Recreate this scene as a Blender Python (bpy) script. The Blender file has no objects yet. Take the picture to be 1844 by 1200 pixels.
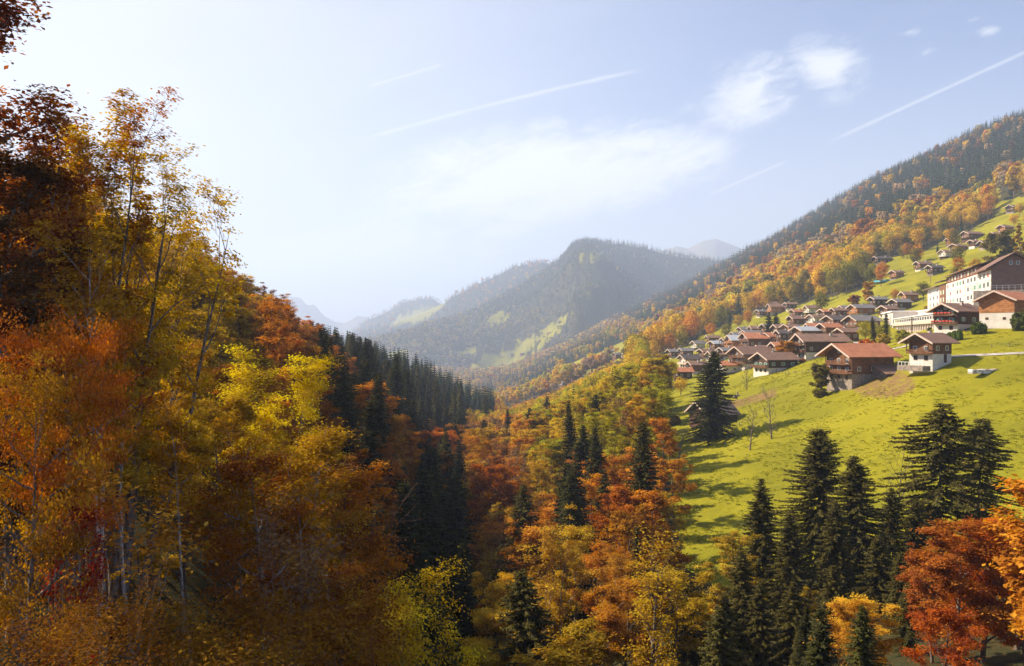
import bpy, math, random
import numpy as np
from mathutils import Vector

# ------------------------------------------------------------------ camera, world, sun
F = 1434.0                     # focal length in photo pixels (photo 1844 x 1200)
CX, HY = 922.0, 600.0          # principal column, horizon row
scene = bpy.context.scene
C = scene.collection
SUN_AZ = math.radians(-70)     # from +Y towards +X
SUN_EL = math.radians(38)
SKY_K = 0.078
EXPOSURE = 1.2
HAZE = 0.00017

cam_d = bpy.data.cameras.new("camera"); cam = bpy.data.objects.new("camera", cam_d); C.objects.link(cam)
cam_d.sensor_width = 36.0; cam_d.lens = 36.0 * F / 1844.0
cam_d.clip_start = 0.5; cam_d.clip_end = 60000
cam.location = (0, 0, 0); cam.rotation_euler = (math.radians(90), 0, 0)
scene.camera = cam
scene.view_settings.view_transform = 'Standard'
scene.view_settings.look = 'None'
scene.view_settings.exposure = EXPOSURE
scene.view_settings.gamma = 1
scene.render.engine = 'CYCLES'
try:
    scene.cycles.use_denoising = True
    scene.cycles.denoiser = 'OPENIMAGEDENOISE'
    scene.cycles.denoising_prefilter = 'ACCURATE'
except Exception: pass
scene.cycles.max_bounces = 7
scene.cycles.diffuse_bounces = 3
scene.cycles.transmission_bounces = 4
scene.cycles.volume_bounces = 1
scene.cycles.transparent_max_bounces = 6
scene.cycles.use_adaptive_sampling = True
scene.cycles.adaptive_threshold = 0.02


class NT:
    """small node-expression helper"""
    def __init__(s, tree): s.t = tree; s.n = tree.nodes; s.l = tree.links
    def put(s, sock, v):
        if isinstance(v, bpy.types.NodeSocket): s.l.new(v, sock)
        elif v is not None: sock.default_value = v
    def m(s, op, a, b=None, c=None, clamp=False):
        n = s.n.new('ShaderNodeMath'); n.operation = op; n.use_clamp = clamp
        s.put(n.inputs[0], a); s.put(n.inputs[1], b); s.put(n.inputs[2], c); return n.outputs[0]
    def mix(s, f, a, b, mode='MIX'):
        n = s.n.new('ShaderNodeMix'); n.data_type = 'RGBA'; n.blend_type = mode; n.clamp_factor = True
        s.put(n.inputs[0], f); s.put(n.inputs[6], a); s.put(n.inputs[7], b); return n.outputs[2]
    def noise(s, vec, scale, detail=4, rough=.55, dist=0):
        n = s.n.new('ShaderNodeTexNoise'); s.put(n.inputs['Vector'], vec)
        n.inputs['Scale'].default_value = scale; n.inputs['Detail'].default_value = detail
        n.inputs['Roughness'].default_value = rough; n.inputs['Distortion'].default_value = dist
        return n.outputs[0]
    def ramp(s, f, lo, hi):
        n = s.n.new('ShaderNodeMapRange'); n.interpolation_type = 'SMOOTHSTEP'
        s.put(n.inputs[0], f); n.inputs[1].default_value = lo; n.inputs[2].default_value = hi; return n.outputs[0]
    def xyz(s, x, y, z):
        n = s.n.new('ShaderNodeCombineXYZ'); s.put(n.inputs[0], x); s.put(n.inputs[1], y); s.put(n.inputs[2], z); return n.outputs[0]


world = bpy.data.worlds.new("World"); scene.world = world; world.use_nodes = True
try:
    world.cycles.sampling_method = 'MANUAL'; world.cycles.sample_map_resolution = 1024
except Exception: pass
W = NT(world.node_tree); W.n.clear()
out = W.n.new('ShaderNodeOutputWorld'); bg = W.n.new('ShaderNodeBackground')
sky = W.n.new('ShaderNodeTexSky'); sky.sky_type = 'NISHITA'; sky.sun_disc = False
sky.sun_elevation = SUN_EL; sky.sun_rotation = SUN_AZ % (2 * math.pi)
sky.altitude = 900; sky.air_density = 1.0; sky.dust_density = 2.2; sky.ozone_density = 1.6
tc = W.n.new('ShaderNodeTexCoord'); sp = W.n.new('ShaderNodeSeparateXYZ'); W.l.new(tc.outputs['Generated'], sp.inputs[0])
yy = W.m('MAXIMUM', sp.outputs[1], 0.05)
U = W.m('DIVIDE', sp.outputs[0], yy); V = W.m('DIVIDE', sp.outputs[2], yy)      # directions on the sky: tangent azimuth and height
front = W.ramp(sp.outputs[1], 0.05, 0.25)
def su(px): return (px - CX) / F
def sv(py): return (HY - py) / F
# streaky cirrus texture, combed along the upper wind
a_ = math.radians(17)
U2 = W.m('ADD', W.m('MULTIPLY', U, math.cos(a_)), W.m('MULTIPLY', V, math.sin(a_)))
V2 = W.m('SUBTRACT', W.m('MULTIPLY', V, math.cos(a_)), W.m('MULTIPLY', U, math.sin(a_)))
streak = W.noise(W.xyz(W.m('MULTIPLY', U2, 5.0), W.m('MULTIPLY', V2, 17.0), 3.1), 1.0, 7, .62, .6)
fine = W.noise(W.xyz(W.m('MULTIPLY', U2, 26.0), W.m('MULTIPLY', V2, 60.0), 1.7), 1.0, 5, .65, .9)
veil = W.noise(W.xyz(W.m('MULTIPLY', U2, 2.2), W.m('MULTIPLY', V2, 6.0), 9.2), 1.0, 5, .55, .4)
def blob(px, py, rx, ry, rot, k, soft=1.0):
    r = math.radians(rot)
    du = W.m('SUBTRACT', U, su(px)); dv = W.m('SUBTRACT', V, sv(py))
    e = W.m('DIVIDE', W.m('ADD', W.m('MULTIPLY', du, math.cos(r)), W.m('MULTIPLY', dv, math.sin(r))), rx / F)
    g = W.m('DIVIDE', W.m('SUBTRACT', W.m('MULTIPLY', dv, math.cos(r)), W.m('MULTIPLY', du, math.sin(r))), ry / F)
    d = W.m('SQRT', W.m('ADD', W.m('MULTIPLY', e, e), W.m('MULTIPLY', g, g)))
    return W.m('MULTIPLY', W.m('SUBTRACT', 1.25, d), k)
def wisp(blobs, lo, hi, tex):
    b = blobs[0]
    for c in blobs[1:]: b = W.m('MAXIMUM', b, c)
    b = W.m('MAXIMUM', b, 0)
    return W.m('MULTIPLY', W.ramp(W.m('ADD', W.m('MULTIPLY', tex, 2.7), W.m('SUBTRACT', b, 1.35)), lo, hi), W.ramp(b, 0, .35))
mixtex = W.m('ADD', W.m('MULTIPLY', streak, .62), W.m('MULTIPLY', fine, .38))
big = wisp([blob(980, 318, 320, 100, 8, 1.0), blob(1150, 262, 120, 42, 8, .8), blob(900, 412, 90, 30, 10, .6)], .0, .95, mixtex)
low = wisp([blob(590, 480, 330, 85, 8, 1.0), blob(600, 545, 200, 45, 5, 1.0)], .0, .95, mixtex)
puff = wisp([blob(1490, 120, 85, 66, -10, .8), blob(1350, 165, 125, 66, 20, .75), blob(1240, 195, 40, 26, 30, .4)], .1, .95, mixtex)
tiny = wisp([blob(1668, 95, 28, 12, 20, .45), blob(1780, 55, 36, 12, 15, .45), blob(1755, 35, 26, 9, 10, .4), blob(1640, 58, 30, 9, 15, .4)], .1, .6, mixtex)
def trail(x0, y0, x1, y1, w, k, bend=0):
    ux, uy, vx, vy = su(x0), sv(y0), su(x1), sv(y1)
    L = math.hypot(vx - ux, vy - uy); tx, ty = (vx - ux) / L, (vy - uy) / L
    du = W.m('SUBTRACT', U, ux); dv = W.m('SUBTRACT', V, uy)
    t = W.m('ADD', W.m('MULTIPLY', du, tx), W.m('MULTIPLY', dv, ty))
    d = W.m('SUBTRACT', W.m('MULTIPLY', dv, tx), W.m('MULTIPLY', du, ty))
    tt = W.m('DIVIDE', t, L)
    if bend: d = W.m('SUBTRACT', d, W.m('MULTIPLY', W.m('MULTIPLY', tt, W.m('SUBTRACT', 1, tt)), bend / F))
    d = W.m('ADD', W.m('ABSOLUTE', d), W.m('MULTIPLY', W.m('SUBTRACT', fine, .5), w * .9 / F))
    prof = W.m('SUBTRACT', 1, W.ramp(d, 0, w / F))
    ends = W.m('MULTIPLY', W.ramp(tt, 0, .12), W.m('SUBTRACT', 1, W.ramp(tt, .85, 1.0)))
    return W.m('MULTIPLY', W.m('MULTIPLY', prof, ends), k)
tr = trail(640, 255, 1175, 122, 5.5, .42, 22)
for a in ((660, 157, 805, 114, 4, .4), (1270, 354, 1425, 287, 3.5, .5), (1480, 262, 1920, 60, 5, .45)):
    tr = W.m('MAXIMUM', tr, trail(*a))
haze_l = W.m('MULTIPLY', W.m('SUBTRACT', 1, W.ramp(U, -.75, .5)), W.m('ADD', .5, W.m('MULTIPLY', veil, .95)))
low_v = W.m('MULTIPLY', W.m('SUBTRACT', 1, W.ramp(V, -.02, .42)), W.m('ADD', .35, W.m('MULTIPLY', veil, .7)))
thin = W.m('MULTIPLY', W.m('MAXIMUM', W.m('MAXIMUM', haze_l, low_v), W.m('MULTIPLY', W.ramp(veil, .42, .8), .35)), front, clamp=True)
cl = W.m('MAXIMUM', W.m('MAXIMUM', W.m('MULTIPLY', big, .95), W.m('MULTIPLY', low, .9)), W.m('MAXIMUM', W.m('MULTIPLY', puff, .85), W.m('MULTIPLY', tiny, .6)))
cl = W.m('MULTIPLY', W.m('MAXIMUM', cl, tr), front, clamp=True)
skyc = W.mix(1.0, sky.outputs[0], (1.03, .95, 1.03, 1), 'MULTIPLY')
col = W.mix(thin, skyc, (5.15, 5.2, 5.35, 1))
col = W.mix(cl, col, (6.6, 6.6, 6.6, 1))
W.l.new(col, bg.inputs[0]); bg.inputs[1].default_value = SKY_K; W.l.new(bg.outputs[0], out.inputs[0])

sun_d = bpy.data.lights.new("sun", 'SUN'); sun_d.energy = 5.0; sun_d.angle = math.radians(.5); sun_d.color = (1.0, .86, .66)
sun = bpy.data.objects.new("sun", sun_d); C.objects.link(sun)
sdir = Vector((math.sin(SUN_AZ) * math.cos(SUN_EL), math.cos(SUN_AZ) * math.cos(SUN_EL), math.sin(SUN_EL)))
sun.rotation_euler = sdir.to_track_quat('Z', 'Y').to_euler()

# ------------------------------------------------------------------ tagging helpers
def tag(o, label=None, cat=None, group=None, kind=None):
    if label: o['label'] = label
    if cat: o['category'] = cat
    if group: o['group'] = group
    if kind: o['kind'] = kind
    return o
def link(name, me, mats=(), parent=None, loc=None):
    o = bpy.data.objects.new(name, me); C.objects.link(o)
    for m in mats:
        if m.name not in me.materials: me.materials.append(m)
    if parent: o.parent = parent
    if loc is not None: o.location = loc
    return o
def empty(name, loc=(0, 0, 0), rz=0):
    o = bpy.data.objects.new(name, None); C.objects.link(o); o.location = loc; o.rotation_euler = (0, 0, rz)
    o.empty_display_size = .5; return o

# ------------------------------------------------------------------ noise
def _h(ix, iy, seed):
    n = (ix.astype(np.int64) * 374761393 + iy.astype(np.int64) * 668265263 + seed * 974711) & 0xffffffff
    n = ((n ^ (n >> 13)) * 1274126177) & 0xffffffff
    return ((n ^ (n >> 16)) & 0xffff) / 65535.0
def vnoise(x, y, seed=0):
    ix, iy = np.floor(x), np.floor(y); fx, fy = x - ix, y - iy
    fx = fx * fx * (3 - 2 * fx); fy = fy * fy * (3 - 2 * fy)
    a, b = _h(ix, iy, seed), _h(ix + 1, iy, seed); c, d = _h(ix, iy + 1, seed), _h(ix + 1, iy + 1, seed)
    return (a + (b - a) * fx) * (1 - fy) + (c + (d - c) * fx) * fy
def fbm(x, y, seed=0, octv=4, ridged=False):
    s = np.zeros_like(x, dtype=float); am = .5; t = 0
    for k in range(octv):
        n = vnoise(x, y, seed + k * 17)
        if ridged: n = 1 - np.abs(2 * n - 1)
        s += am * n; t += am; am *= .5; x = x * 2.03 + 7.1; y = y * 2.03 + 3.7
    return s / t

# ------------------------------------------------------------------ terrain: near valley as survey table (photo column, distance -> row where the ground is seen)
COLS = [-700, -400, 0, 200, 400, 500, 600, 700, 750, 800, 850, 930, 1050, 1180, 1300, 1450, 1600, 1660, 1720, 1850, 2400]
ROWS = [12, 20, 35, 60, 90, 130, 180, 220, 250, 350, 500, 700, 1000, 1400, 2000, 2800, 4000, 15000]
TAB = {
 -700: [1900,1250, 880, 560, 380, 320, 300, 300, 310, 380, 500, 600, 660, 690, 690, 670, 650, 620],
 -400: [2100,1400,1000, 680, 470, 390, 360, 365, 380, 460, 560, 650, 690, 700, 690, 670, 650, 620],
 0:    [2500,1650,1150, 840, 640, 500, 450, 450, 465, 530, 610, 680, 710, 705, 690, 670, 650, 620],
 200:  [2800,1900,1330, 960, 760, 600, 525, 515, 520, 560, 630, 690, 720, 710, 690, 670, 650, 620],
 400:  [3200,2300,1530,1090, 860, 710, 615, 585, 578, 600, 650, 700, 725, 712, 690, 670, 650, 620],
 500:  [3400,2500,1750,1200, 940, 795, 705, 665, 645, 618, 645, 690, 720, 712, 690, 670, 650, 620],
 600:  [3500,2600,1850,1320,1060, 890, 790, 750, 735, 698, 678, 690, 722, 714, 692, 670, 650, 620],
 700:  [3600,2700,1900,1500,1190, 990, 880, 840, 815, 762, 704, 705, 728, 716, 694, 672, 652, 620],
 750:  [3600,2700,1950,1580,1270,1060, 930, 885, 855, 795, 718, 712, 732, 718, 696, 674, 654, 620],
 800:  [3600,2700,1950,1640,1310,1100, 970, 915, 883, 825, 745, 724, 738, 720, 698, 676, 655, 620],
 850:  [3600,2700,1950,1650,1320,1110, 975, 920, 890, 832, 800, 765, 742, 722, 700, 677, 656, 620],
 930:  [3500,2600,1900,1530,1285,1110, 965, 912, 880, 822, 778, 747, 724, 713, 690, 668, 652, 620],
 1050: [3400,2400,1750,1420,1220,1030, 905, 850, 818, 762, 722, 700, 686, 655, 628, 604, 604, 620],
 1180: [3300,2200,1650,1330,1150, 970, 850, 790, 757, 694, 657, 630, 613, 590, 562, 547, 560, 620],
 1300: [3200,2100,1600,1290,1110, 955, 830, 768, 733, 668, 624, 592, 553, 518, 497, 487, 505, 620],
 1450: [3000,1950,1500,1250,1100, 945, 795, 716, 678, 612, 574, 536, 476, 430, 402, 412, 450, 620],
 1600: [2900,1850,1450,1220,1060, 905, 728, 645, 622, 606, 516, 452, 376, 336, 314, 352, 400, 620],
 1660: [2900,1820,1440,1210,1050, 895, 700, 618, 608, 592, 500, 438, 362, 308, 294, 340, 400, 620],
 1720: [2900,1800,1430,1200,1040, 880, 684, 594, 575, 545, 480, 426, 344, 272, 272, 330, 400, 620],
 1850: [2900,1800,1420,1180,1010, 845, 655, 576, 545, 490, 432, 366, 280, 208, 240, 320, 400, 620],
 2400: [2700,1600,1250,1000, 850, 700, 560, 480, 440, 400, 340, 260, 170, 110, 170, 260, 380, 620],
}
_T = np.array([TAB[c] for c in COLS], float)          # cols x rows
_dc = np.arange(COLS[0], COLS[-1] + 1, 10.0)
_dr = np.arange(math.log(12), math.log(15000), .04)
_A = np.stack([np.interp(_dc, COLS, _T[:, j]) for j in range(len(ROWS))], 1)
_lr = np.log(ROWS)
_S = np.stack([np.interp(_dr, _lr, _A[i]) for i in range(len(_dc))], 0)
def _gauss(a, s, ax):
    n = int(3 * s) + 1; k = np.exp(-.5 * (np.arange(-n, n + 1) / s) ** 2); k /= k.sum()
    p = np.pad(a, [(n, n) if i == ax else (0, 0) for i in range(2)], mode='edge')
    return np.apply_along_axis(lambda v: np.convolve(v, k, 'valid'), ax, p)
_S = _gauss(_gauss(_S, 3.2, 0), 1.8, 1)

def _poly(pts):
    p = np.array(pts, float); return lambda x: np.interp(x, p[:, 0], p[:, 1])
# far mountains: (name, skyline of the ridge, distance of the ridge per column, fall towards / away from us, relief)
MOUNT = [
 ('main', _poly([(380,700),(560,655),(640,622),(700,606),(760,588),(830,568),(851,560),(892,540),(933,518),(966,498),(999,474),(1015,460),(1032,441),(1050,437),(1078,436),(1100,438),(1156,444),(1177,452),(1240,462),(1290,470),(1340,480),(1500,500),(1900,470),(2400,460)]),
          _poly([(380,2900),(640,3300),(850,3700),(1000,4100),(1180,4300),(2400,4600)]), .36, .5, 1.0),
 ('second', _poly([(380,700),(560,640),(640,604),(700,580),(770,556),(797,544),(851,514),(892,499),(929,480),(966,472),(995,474),(1060,490),(1200,500),(2400,520)]),
          _poly([(380,5200),(2400,5600)]), .34, .5, .9),
 ('third', _poly([(380,690),(560,625),(632,598),(665,575),(694,562),(727,543),(760,536),(781,537),(791,545),(830,562),(900,580),(2400,590)]),
          _poly([(380,7000),(2400,7000)]), .36, .5, .8),
 ('far', _poly([(-700,540),(200,520),(400,540),(450,527),(488,524),(517,526),(542,532),(554,545),(569,549),(583,565),(604,576),(620,578),(645,567),(661,569),(700,575),(900,590),(2400,600)]),
          _poly([(-700,11000),(2400,11000)]), .4, .5, .8),
 ('bare', _poly([(900,600),(1100,520),(1189,447),(1218,438),(1240,443),(1269,430),(1289,428),(1302,432),(1322,440),(1345,446),(1450,470),(1700,480),(2400,480)]),
          _poly([(380,9000),(2400,9000)]), .5, .5, .9),
]
def height(x, y, want_layer=False):
    x = np.asarray(x, float); y = np.maximum(np.asarray(y, float), 12.0)
    px = np.clip(CX + F * x / y, _dc[0], _dc[-1] - .01)
    ci = (px - _dc[0]) / 10.0; ri = np.clip((np.log(y) - _dr[0]) / .04, 0, len(_dr) - 1.01)
    i0 = np.minimum(ci.astype(int), len(_dc) - 2); j0 = ri.astype(int); a = ci - i0; b = ri - j0
    py = (_S[i0, j0] * (1 - a) + _S[i0 + 1, j0] * a) * (1 - b) + (_S[i0, j0 + 1] * (1 - a) + _S[i0 + 1, j0 + 1] * a) * b
    z = (HY - py) / F * y
    # small relief, growing with distance
    am = np.interp(y, [12, 60, 200, 500, 1000, 2500, 15000], [.5, .7, .5, 3.0, 9.0, 24.0, 30.0])
    sc = np.interp(y, [12, 200, 600, 1500, 4000], [16, 26, 60, 160, 340])
    sc = 60.0
    z = z + am * (fbm(x / 22, y / 22, 5, 4) - .5) * np.interp(y, [0, 600, 1500], [1.4, .8, .25])
    z = z + np.interp(y, [300, 900, 2500], [0, 14, 42]) * (fbm(x / 190, y / 190, 31, 4, True) - .62)
    layer = np.zeros(z.shape, int)
    for k, (nm, sk, dd, sf, sb, rel) in enumerate(MOUNT):
        D = dd(px); s = sk(px)
        zr = (HY - s) / F * D
        d = D - y
        g = np.where(d > 0, d * sf * (1 + .12 * np.minimum(d, 3000) / 3000), -d * sb)
        rn = fbm(x / 520, y / 520, 60 + k, 5, True) - .55
        cr = fbm(x / 90, y / 90, 90 + k, 3) - .5
        zz = zr - g + rel * (rn * 260 * np.clip(np.abs(d) / 700, 0.0, 1) + cr * 14)
        if nm == 'main':      # a spur running down to the valley: light on its left flank, shade on its right
            t = np.clip((D - y) / 1900.0, 0, 1.3)
            spx = np.interp(t, [0, .35, .7, 1.0, 1.3], [1060, 1085, 1062, 1020, 985])
            dx = (px - spx) / F * y
            zz = zz + 120 * np.exp(-(dx / 210) ** 2) * np.clip(t * 2.2, 0, 1) * (1.15 - .5 * t)
            zz = zz - 95 * np.exp(-((dx - 430) / 260) ** 2) * np.clip(t * 2.2, 0, 1)
        if nm == 'far' or nm == 'bare':
            zz = zz + (fbm(x / 260, y / 260, 77, 5, True) - .6) * (70 if nm == 'far' else 45)
        layer = np.where(zz > z, k + 1, layer)
        z = np.maximum(z, zz)
    return (z, layer) if want_layer else z
def hz(x, y): return float(height(np.array([x]), np.array([y]))[0])
_scan = np.exp(np.linspace(math.log(45), math.log(9000), 1400))
def hit(px, py, near=0):
    """distance at which the line of sight towards a place meets the ground, scanning outward"""
    y = _scan[_scan > near]; x = (px - CX) / F * y
    r = HY - F * height(x, y) / y
    k = np.nonzero(r <= py)[0]
    i = k[0] if len(k) else int(np.argmin(np.abs(r - py)))
    return float(y[i])
def spot(px, y):
    x = (px - CX) / F * y; return x, y, hz(x, y)

def inpoly(px, py, poly):
    c = np.zeros(px.shape, bool); n = len(poly)
    for i in range(n):
        x0, y0 = poly[i]; x1, y1 = poly[(i + 1) % n]
        if y0 == y1: continue
        c ^= ((y0 > py) != (y1 > py)) & (px < (x1 - x0) * (py - y0) / (y1 - y0) + x0)
    return c
# open grass, as outlines on the land (column, row) with distance limits
MEADOW = [
 ([(1165,712),(1240,690),(1310,650),(1400,640),(2500,500),(2500,1010),(1850,1010),(1640,1005),(1500,1035),(1400,1050),(1290,1065),(1235,1020),(1208,960),(1195,840),(1172,770)], 80, 330),
 ([(1150,662),(1220,628),(1290,600),(1340,582),(1400,556),(1453,546),(1551,520),(1567,482),(1610,464),(1666,452),(1705,429),(1751,414),(1784,393),(1800,374),(1689,374),(1715,357),(1754,337),(1797,324),(1797,364),(1870,352),(2500,300),(2500,600),(1500,640),(1300,690),(1180,700)], 230, 1300),
 ([(1250,615),(1300,590),(1375,560),(1380,570),(1320,600),(1262,630)], 300, 1500),
 ([(863,584),(905,557),(917,578),(892,590)], 1800, 4600),
 ([(851,646),(913,627),(970,603),(975,590),(1028,565),(1012,594),(966,627),(925,664),(859,677),(855,660)], 1300, 4600),
 ([(818,629),(863,625),(859,640),(826,644)], 1500, 4600),
 ([(1034,468),(1065,454),(1092,453),(1080,470)], 3000, 4600),
 ([(690,590),(720,568),(805,540),(800,556),(760,580)], 4500, 7000),
 ([(690,640),(735,628),(735,645),(700,650)], 1300, 4600),
 ([(980,660),(1060,628),(1170,610),(1170,640),(1100,655),(1030,690)], 500, 1500),
]
def meadow_mask(x, y, z, soft=True):
    px = CX + F * x / y; py = HY - F * z / y
    w = np.interp(y, [80, 400, 2000], [14, 9, 7])
    qx = px + (vnoise(x / 14, y / 14, 3) - .5) * w * 2; qy = py + (vnoise(x / 11, y / 17, 4) - .5) * w
    m = np.zeros(px.shape, bool)
    for poly, a, b in MEADOW: m |= inpoly(qx, qy, poly) & (y > a) & (y < b)
    return m

# ------------------------------------------------------------------ materials
def mat(name):
    m = bpy.data.materials.new(name); m.use_nodes = True; t = NT(m.node_tree)
    p = t.n['Principled BSDF']; p.inputs['Specular IOR Level'].default_value = .25; return m, t, p
def plain(name, col, rough=.8, var=.2, scale=2.0, bump=0.0, stretch=(1, 1, 1), metallic=0, col2=None):
    m, t, p = mat(name)
    c = t.n.new('ShaderNodeTexCoord'); mp = t.n.new('ShaderNodeMapping'); t.l.new(c.outputs['Object'], mp.inputs[0]); mp.inputs['Scale'].default_value = stretch
    n = t.noise(mp.outputs[0], scale, 6, .6)
    lo = tuple(v * (1 - var) for v in col) + (1,); hi = tuple(min(1, v * (1 + var)) for v in (col2 or col)) + (1,)
    t.l.new(t.mix(t.ramp(n, .3, .7), lo, hi), p.inputs['Base Color'])
    p.inputs['Roughness'].default_value = rough; p.inputs['Metallic'].default_value = metallic
    if bump:
        b = t.n.new('ShaderNodeBump'); b.inputs['Strength'].default_value = bump; b.inputs['Distance'].default_value = .05
        t.l.new(n, b.inputs['Height']); t.l.new(b.outputs[0], p.inputs['Normal'])
    return m
def leaf_mat(name, trans=.4, hue=.018, base=None):
    m = bpy.data.materials.new(name); m.use_nodes = True; t = NT(m.node_tree); t.n.clear()
    o = t.n.new('ShaderNodeOutputMaterial')
    a = t.n.new('ShaderNodeAttribute'); a.attribute_type = 'INSTANCER'; a.attribute_name = 'tcol'
    v = t.n.new('ShaderNodeAttribute'); v.attribute_type = 'GEOMETRY'; v.attribute_name = 'lv'
    h = t.n.new('ShaderNodeHueSaturation')
    t.l.new(a.outputs['Color'], h.inputs['Color'])
    if base: t.l.new(t.mix(0.0, base + (1,), base + (1,)), h.inputs['Color'])
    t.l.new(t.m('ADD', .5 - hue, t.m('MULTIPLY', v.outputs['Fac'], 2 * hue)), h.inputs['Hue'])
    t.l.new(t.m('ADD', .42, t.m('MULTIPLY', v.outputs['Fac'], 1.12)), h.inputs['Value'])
    d = t.n.new('ShaderNodeBsdfDiffuse'); tr = t.n.new('ShaderNodeBsdfTranslucent'); mx = t.n.new('ShaderNodeMixShader')
    t.l.new(h.outputs[0], d.inputs[0])
    hs = t.n.new('ShaderNodeHueSaturation'); hs.inputs['Saturation'].default_value = 1.1; hs.inputs['Value'].default_value = 1.15; t.l.new(h.outputs[0], hs.inputs['Color'])
    t.l.new(hs.outputs[0], tr.inputs[0]); mx.inputs[0].default_value = trans
    t.l.new(d.outputs[0], mx.inputs[1]); t.l.new(tr.outputs[0], mx.inputs[2]); t.l.new(mx.outputs[0], o.inputs[0])
    return m
M = {}
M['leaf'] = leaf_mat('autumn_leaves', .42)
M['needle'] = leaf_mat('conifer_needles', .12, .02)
M['bark'] = plain('bark', (.085, .06, .045), .95, .45, 3.0, .6, (3, 3, .6), col2=(.17, .14, .115))
M['bark_pale'] = plain('pale_bark', (.20, .165, .14), .9, .5, 3.0, .5, (2, 2, .8), col2=(.36, .33, .30))
M['bark_red'] = plain('twig_bark', (.22, .12, .09), .9, .3, 3.0)

# ground: grass where the land is open, leaf litter under the woods, rock and pasture far up
gm, t, p = mat('ground')
geo = t.n.new('ShaderNodeNewGeometry'); pos = geo.outputs['Position']
ag = t.n.new('ShaderNodeAttribute'); ag.attribute_name = 'grass'
ar = t.n.new('ShaderNodeAttribute'); ar.attribute_name = 'alp'
n1 = t.noise(pos, .045, 5, .6); n2 = t.noise(pos, .6, 6, .65); n3 = t.noise(pos, 2.6, 4, .7)
gcol = t.mix(t.ramp(n1, .35, .65), (.175, .165, .006, 1), (.26, .232, .008, 1))
gcol = t.mix(t.m('MULTIPLY', t.ramp(n2, .54, .72), .55), gcol, (.10, .105, .010, 1))
gcol = t.mix(t.m('MULTIPLY', t.ramp(n3, .5, .75), .4), gcol, (.27, .24, .02, 1))
litter = t.mix(t.ramp(n2, .35, .65), (.055, .042, .014, 1), (.034, .036, .013, 1))
dirt = t.n.new('ShaderNodeAttribute'); dirt.attribute_name = 'dirt'
gcol = t.mix(t.m('MULTIPLY', dirt.outputs['Fac'], t.ramp(n2, .3, .6)), gcol, (.20, .11, .055, 1))
base = t.mix(t.ramp(ag.outputs['Fac'], .35, .65), litter, gcol)
n4 = t.noise(pos, .004, 6, .6)
alp = t.mix(t.ramp(n4, .4, .6), (.20, .14, .07, 1), (.16, .14, .11, 1))
base = t.mix(ar.outputs['Fac'], base, alp)
t.l.new(base, p.inputs['Base Color']); p.inputs['Roughness'].default_value = .95; p.inputs['Specular IOR Level'].default_value = .1
bm_ = t.n.new('ShaderNodeBump'); bm_.inputs['Strength'].default_value = .9; bm_.inputs['Distance'].default_value = .45
t.l.new(t.m('ADD', n2, t.m('MULTIPLY', n3, .35)), bm_.inputs['Height']); t.l.new(bm_.outputs[0], p.inputs['Normal'])
M['ground'] = gm

def quads_mesh(name, V, Q, mi=None, attrs=None, smooth=False):
    me = bpy.data.meshes.new(name); V = np.asarray(V, np.float32); Q = np.asarray(Q, np.int32)
    me.vertices.add(len(V)); me.vertices.foreach_set('co', V.ravel())
    me.loops.add(Q.size); me.loops.foreach_set('vertex_index', Q.ravel())
    me.polygons.add(len(Q)); me.polygons.foreach_set('loop_start', np.arange(0, Q.size, 4, dtype=np.int32))
    me.polygons.foreach_set('loop_total', np.full(len(Q), 4, np.int32))
    if mi is not None: me.polygons.foreach_set('material_index', np.asarray(mi, np.int32))
    me.polygons.foreach_set('use_smooth', np.full(len(Q), smooth))
    me.update(calc_edges=True)
    for k, (dom, v) in (attrs or {}).items():
        a = me.attributes.new(k, 'FLOAT', dom); a.data.foreach_set('value', np.asarray(v, np.float32))
    return me

# terrain sheet
gpx = np.concatenate([np.arange(-690, -40, 16), np.arange(-40, 1900, 5), np.arange(1900, 2391, 16)])
gly = np.exp(np.concatenate([np.arange(math.log(12), math.log(4800), .0115), np.arange(math.log(4800), math.log(14500), .02)]))
GX, GY = np.meshgrid(gpx, gly, indexing='ij')
X = (GX - CX) / F * GY
Z, LAY = height(X, GY, True)
mask = meadow_mask(X, GY, Z).astype(float)
alpm = np.where(LAY == 5, 1.0, np.where(LAY == 4, .8, 0))
PYg = HY - F * Z / GY
dirtm = ((np.hypot(GX - 1590, (PYg - 692) * 2.4) < 58) & (GY > 170) & (GY < 260)) | ((np.abs(PYg - (735 - (GX - 1300) * .28)) < 7) & (GX > 1300) & (GX < 1400) & (GY < 300))
nx, ny = GX.shape
idx = np.arange(nx * ny).reshape(nx, ny)
Qg = np.stack([idx[:-1, :-1], idx[1:, :-1], idx[1:, 1:], idx[:-1, 1:]], -1).reshape(-1, 4)
me = quads_mesh('ground', np.stack([X, GY, Z], -1).reshape(-1, 3), Qg, attrs={'grass': ('POINT', mask.ravel()), 'alp': ('POINT', alpm.ravel()), 'dirt': ('POINT', dirtm.ravel())}, smooth=True)
ground = link('ground', me, [M['ground']]); tag(ground, kind='structure')
PYmin = np.minimum.accumulate(PYg, axis=1)      # nearest skyline so far, per column
def hidden_row(px, y):
    """lowest row value (highest point on the picture) of the land in front of distance y"""
    i = np.clip(np.searchsorted(gpx, px), 0, nx - 1); j = np.clip(np.searchsorted(gly, y * .985) - 1, 0, ny - 1)
    return PYmin[i, j]
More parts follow.
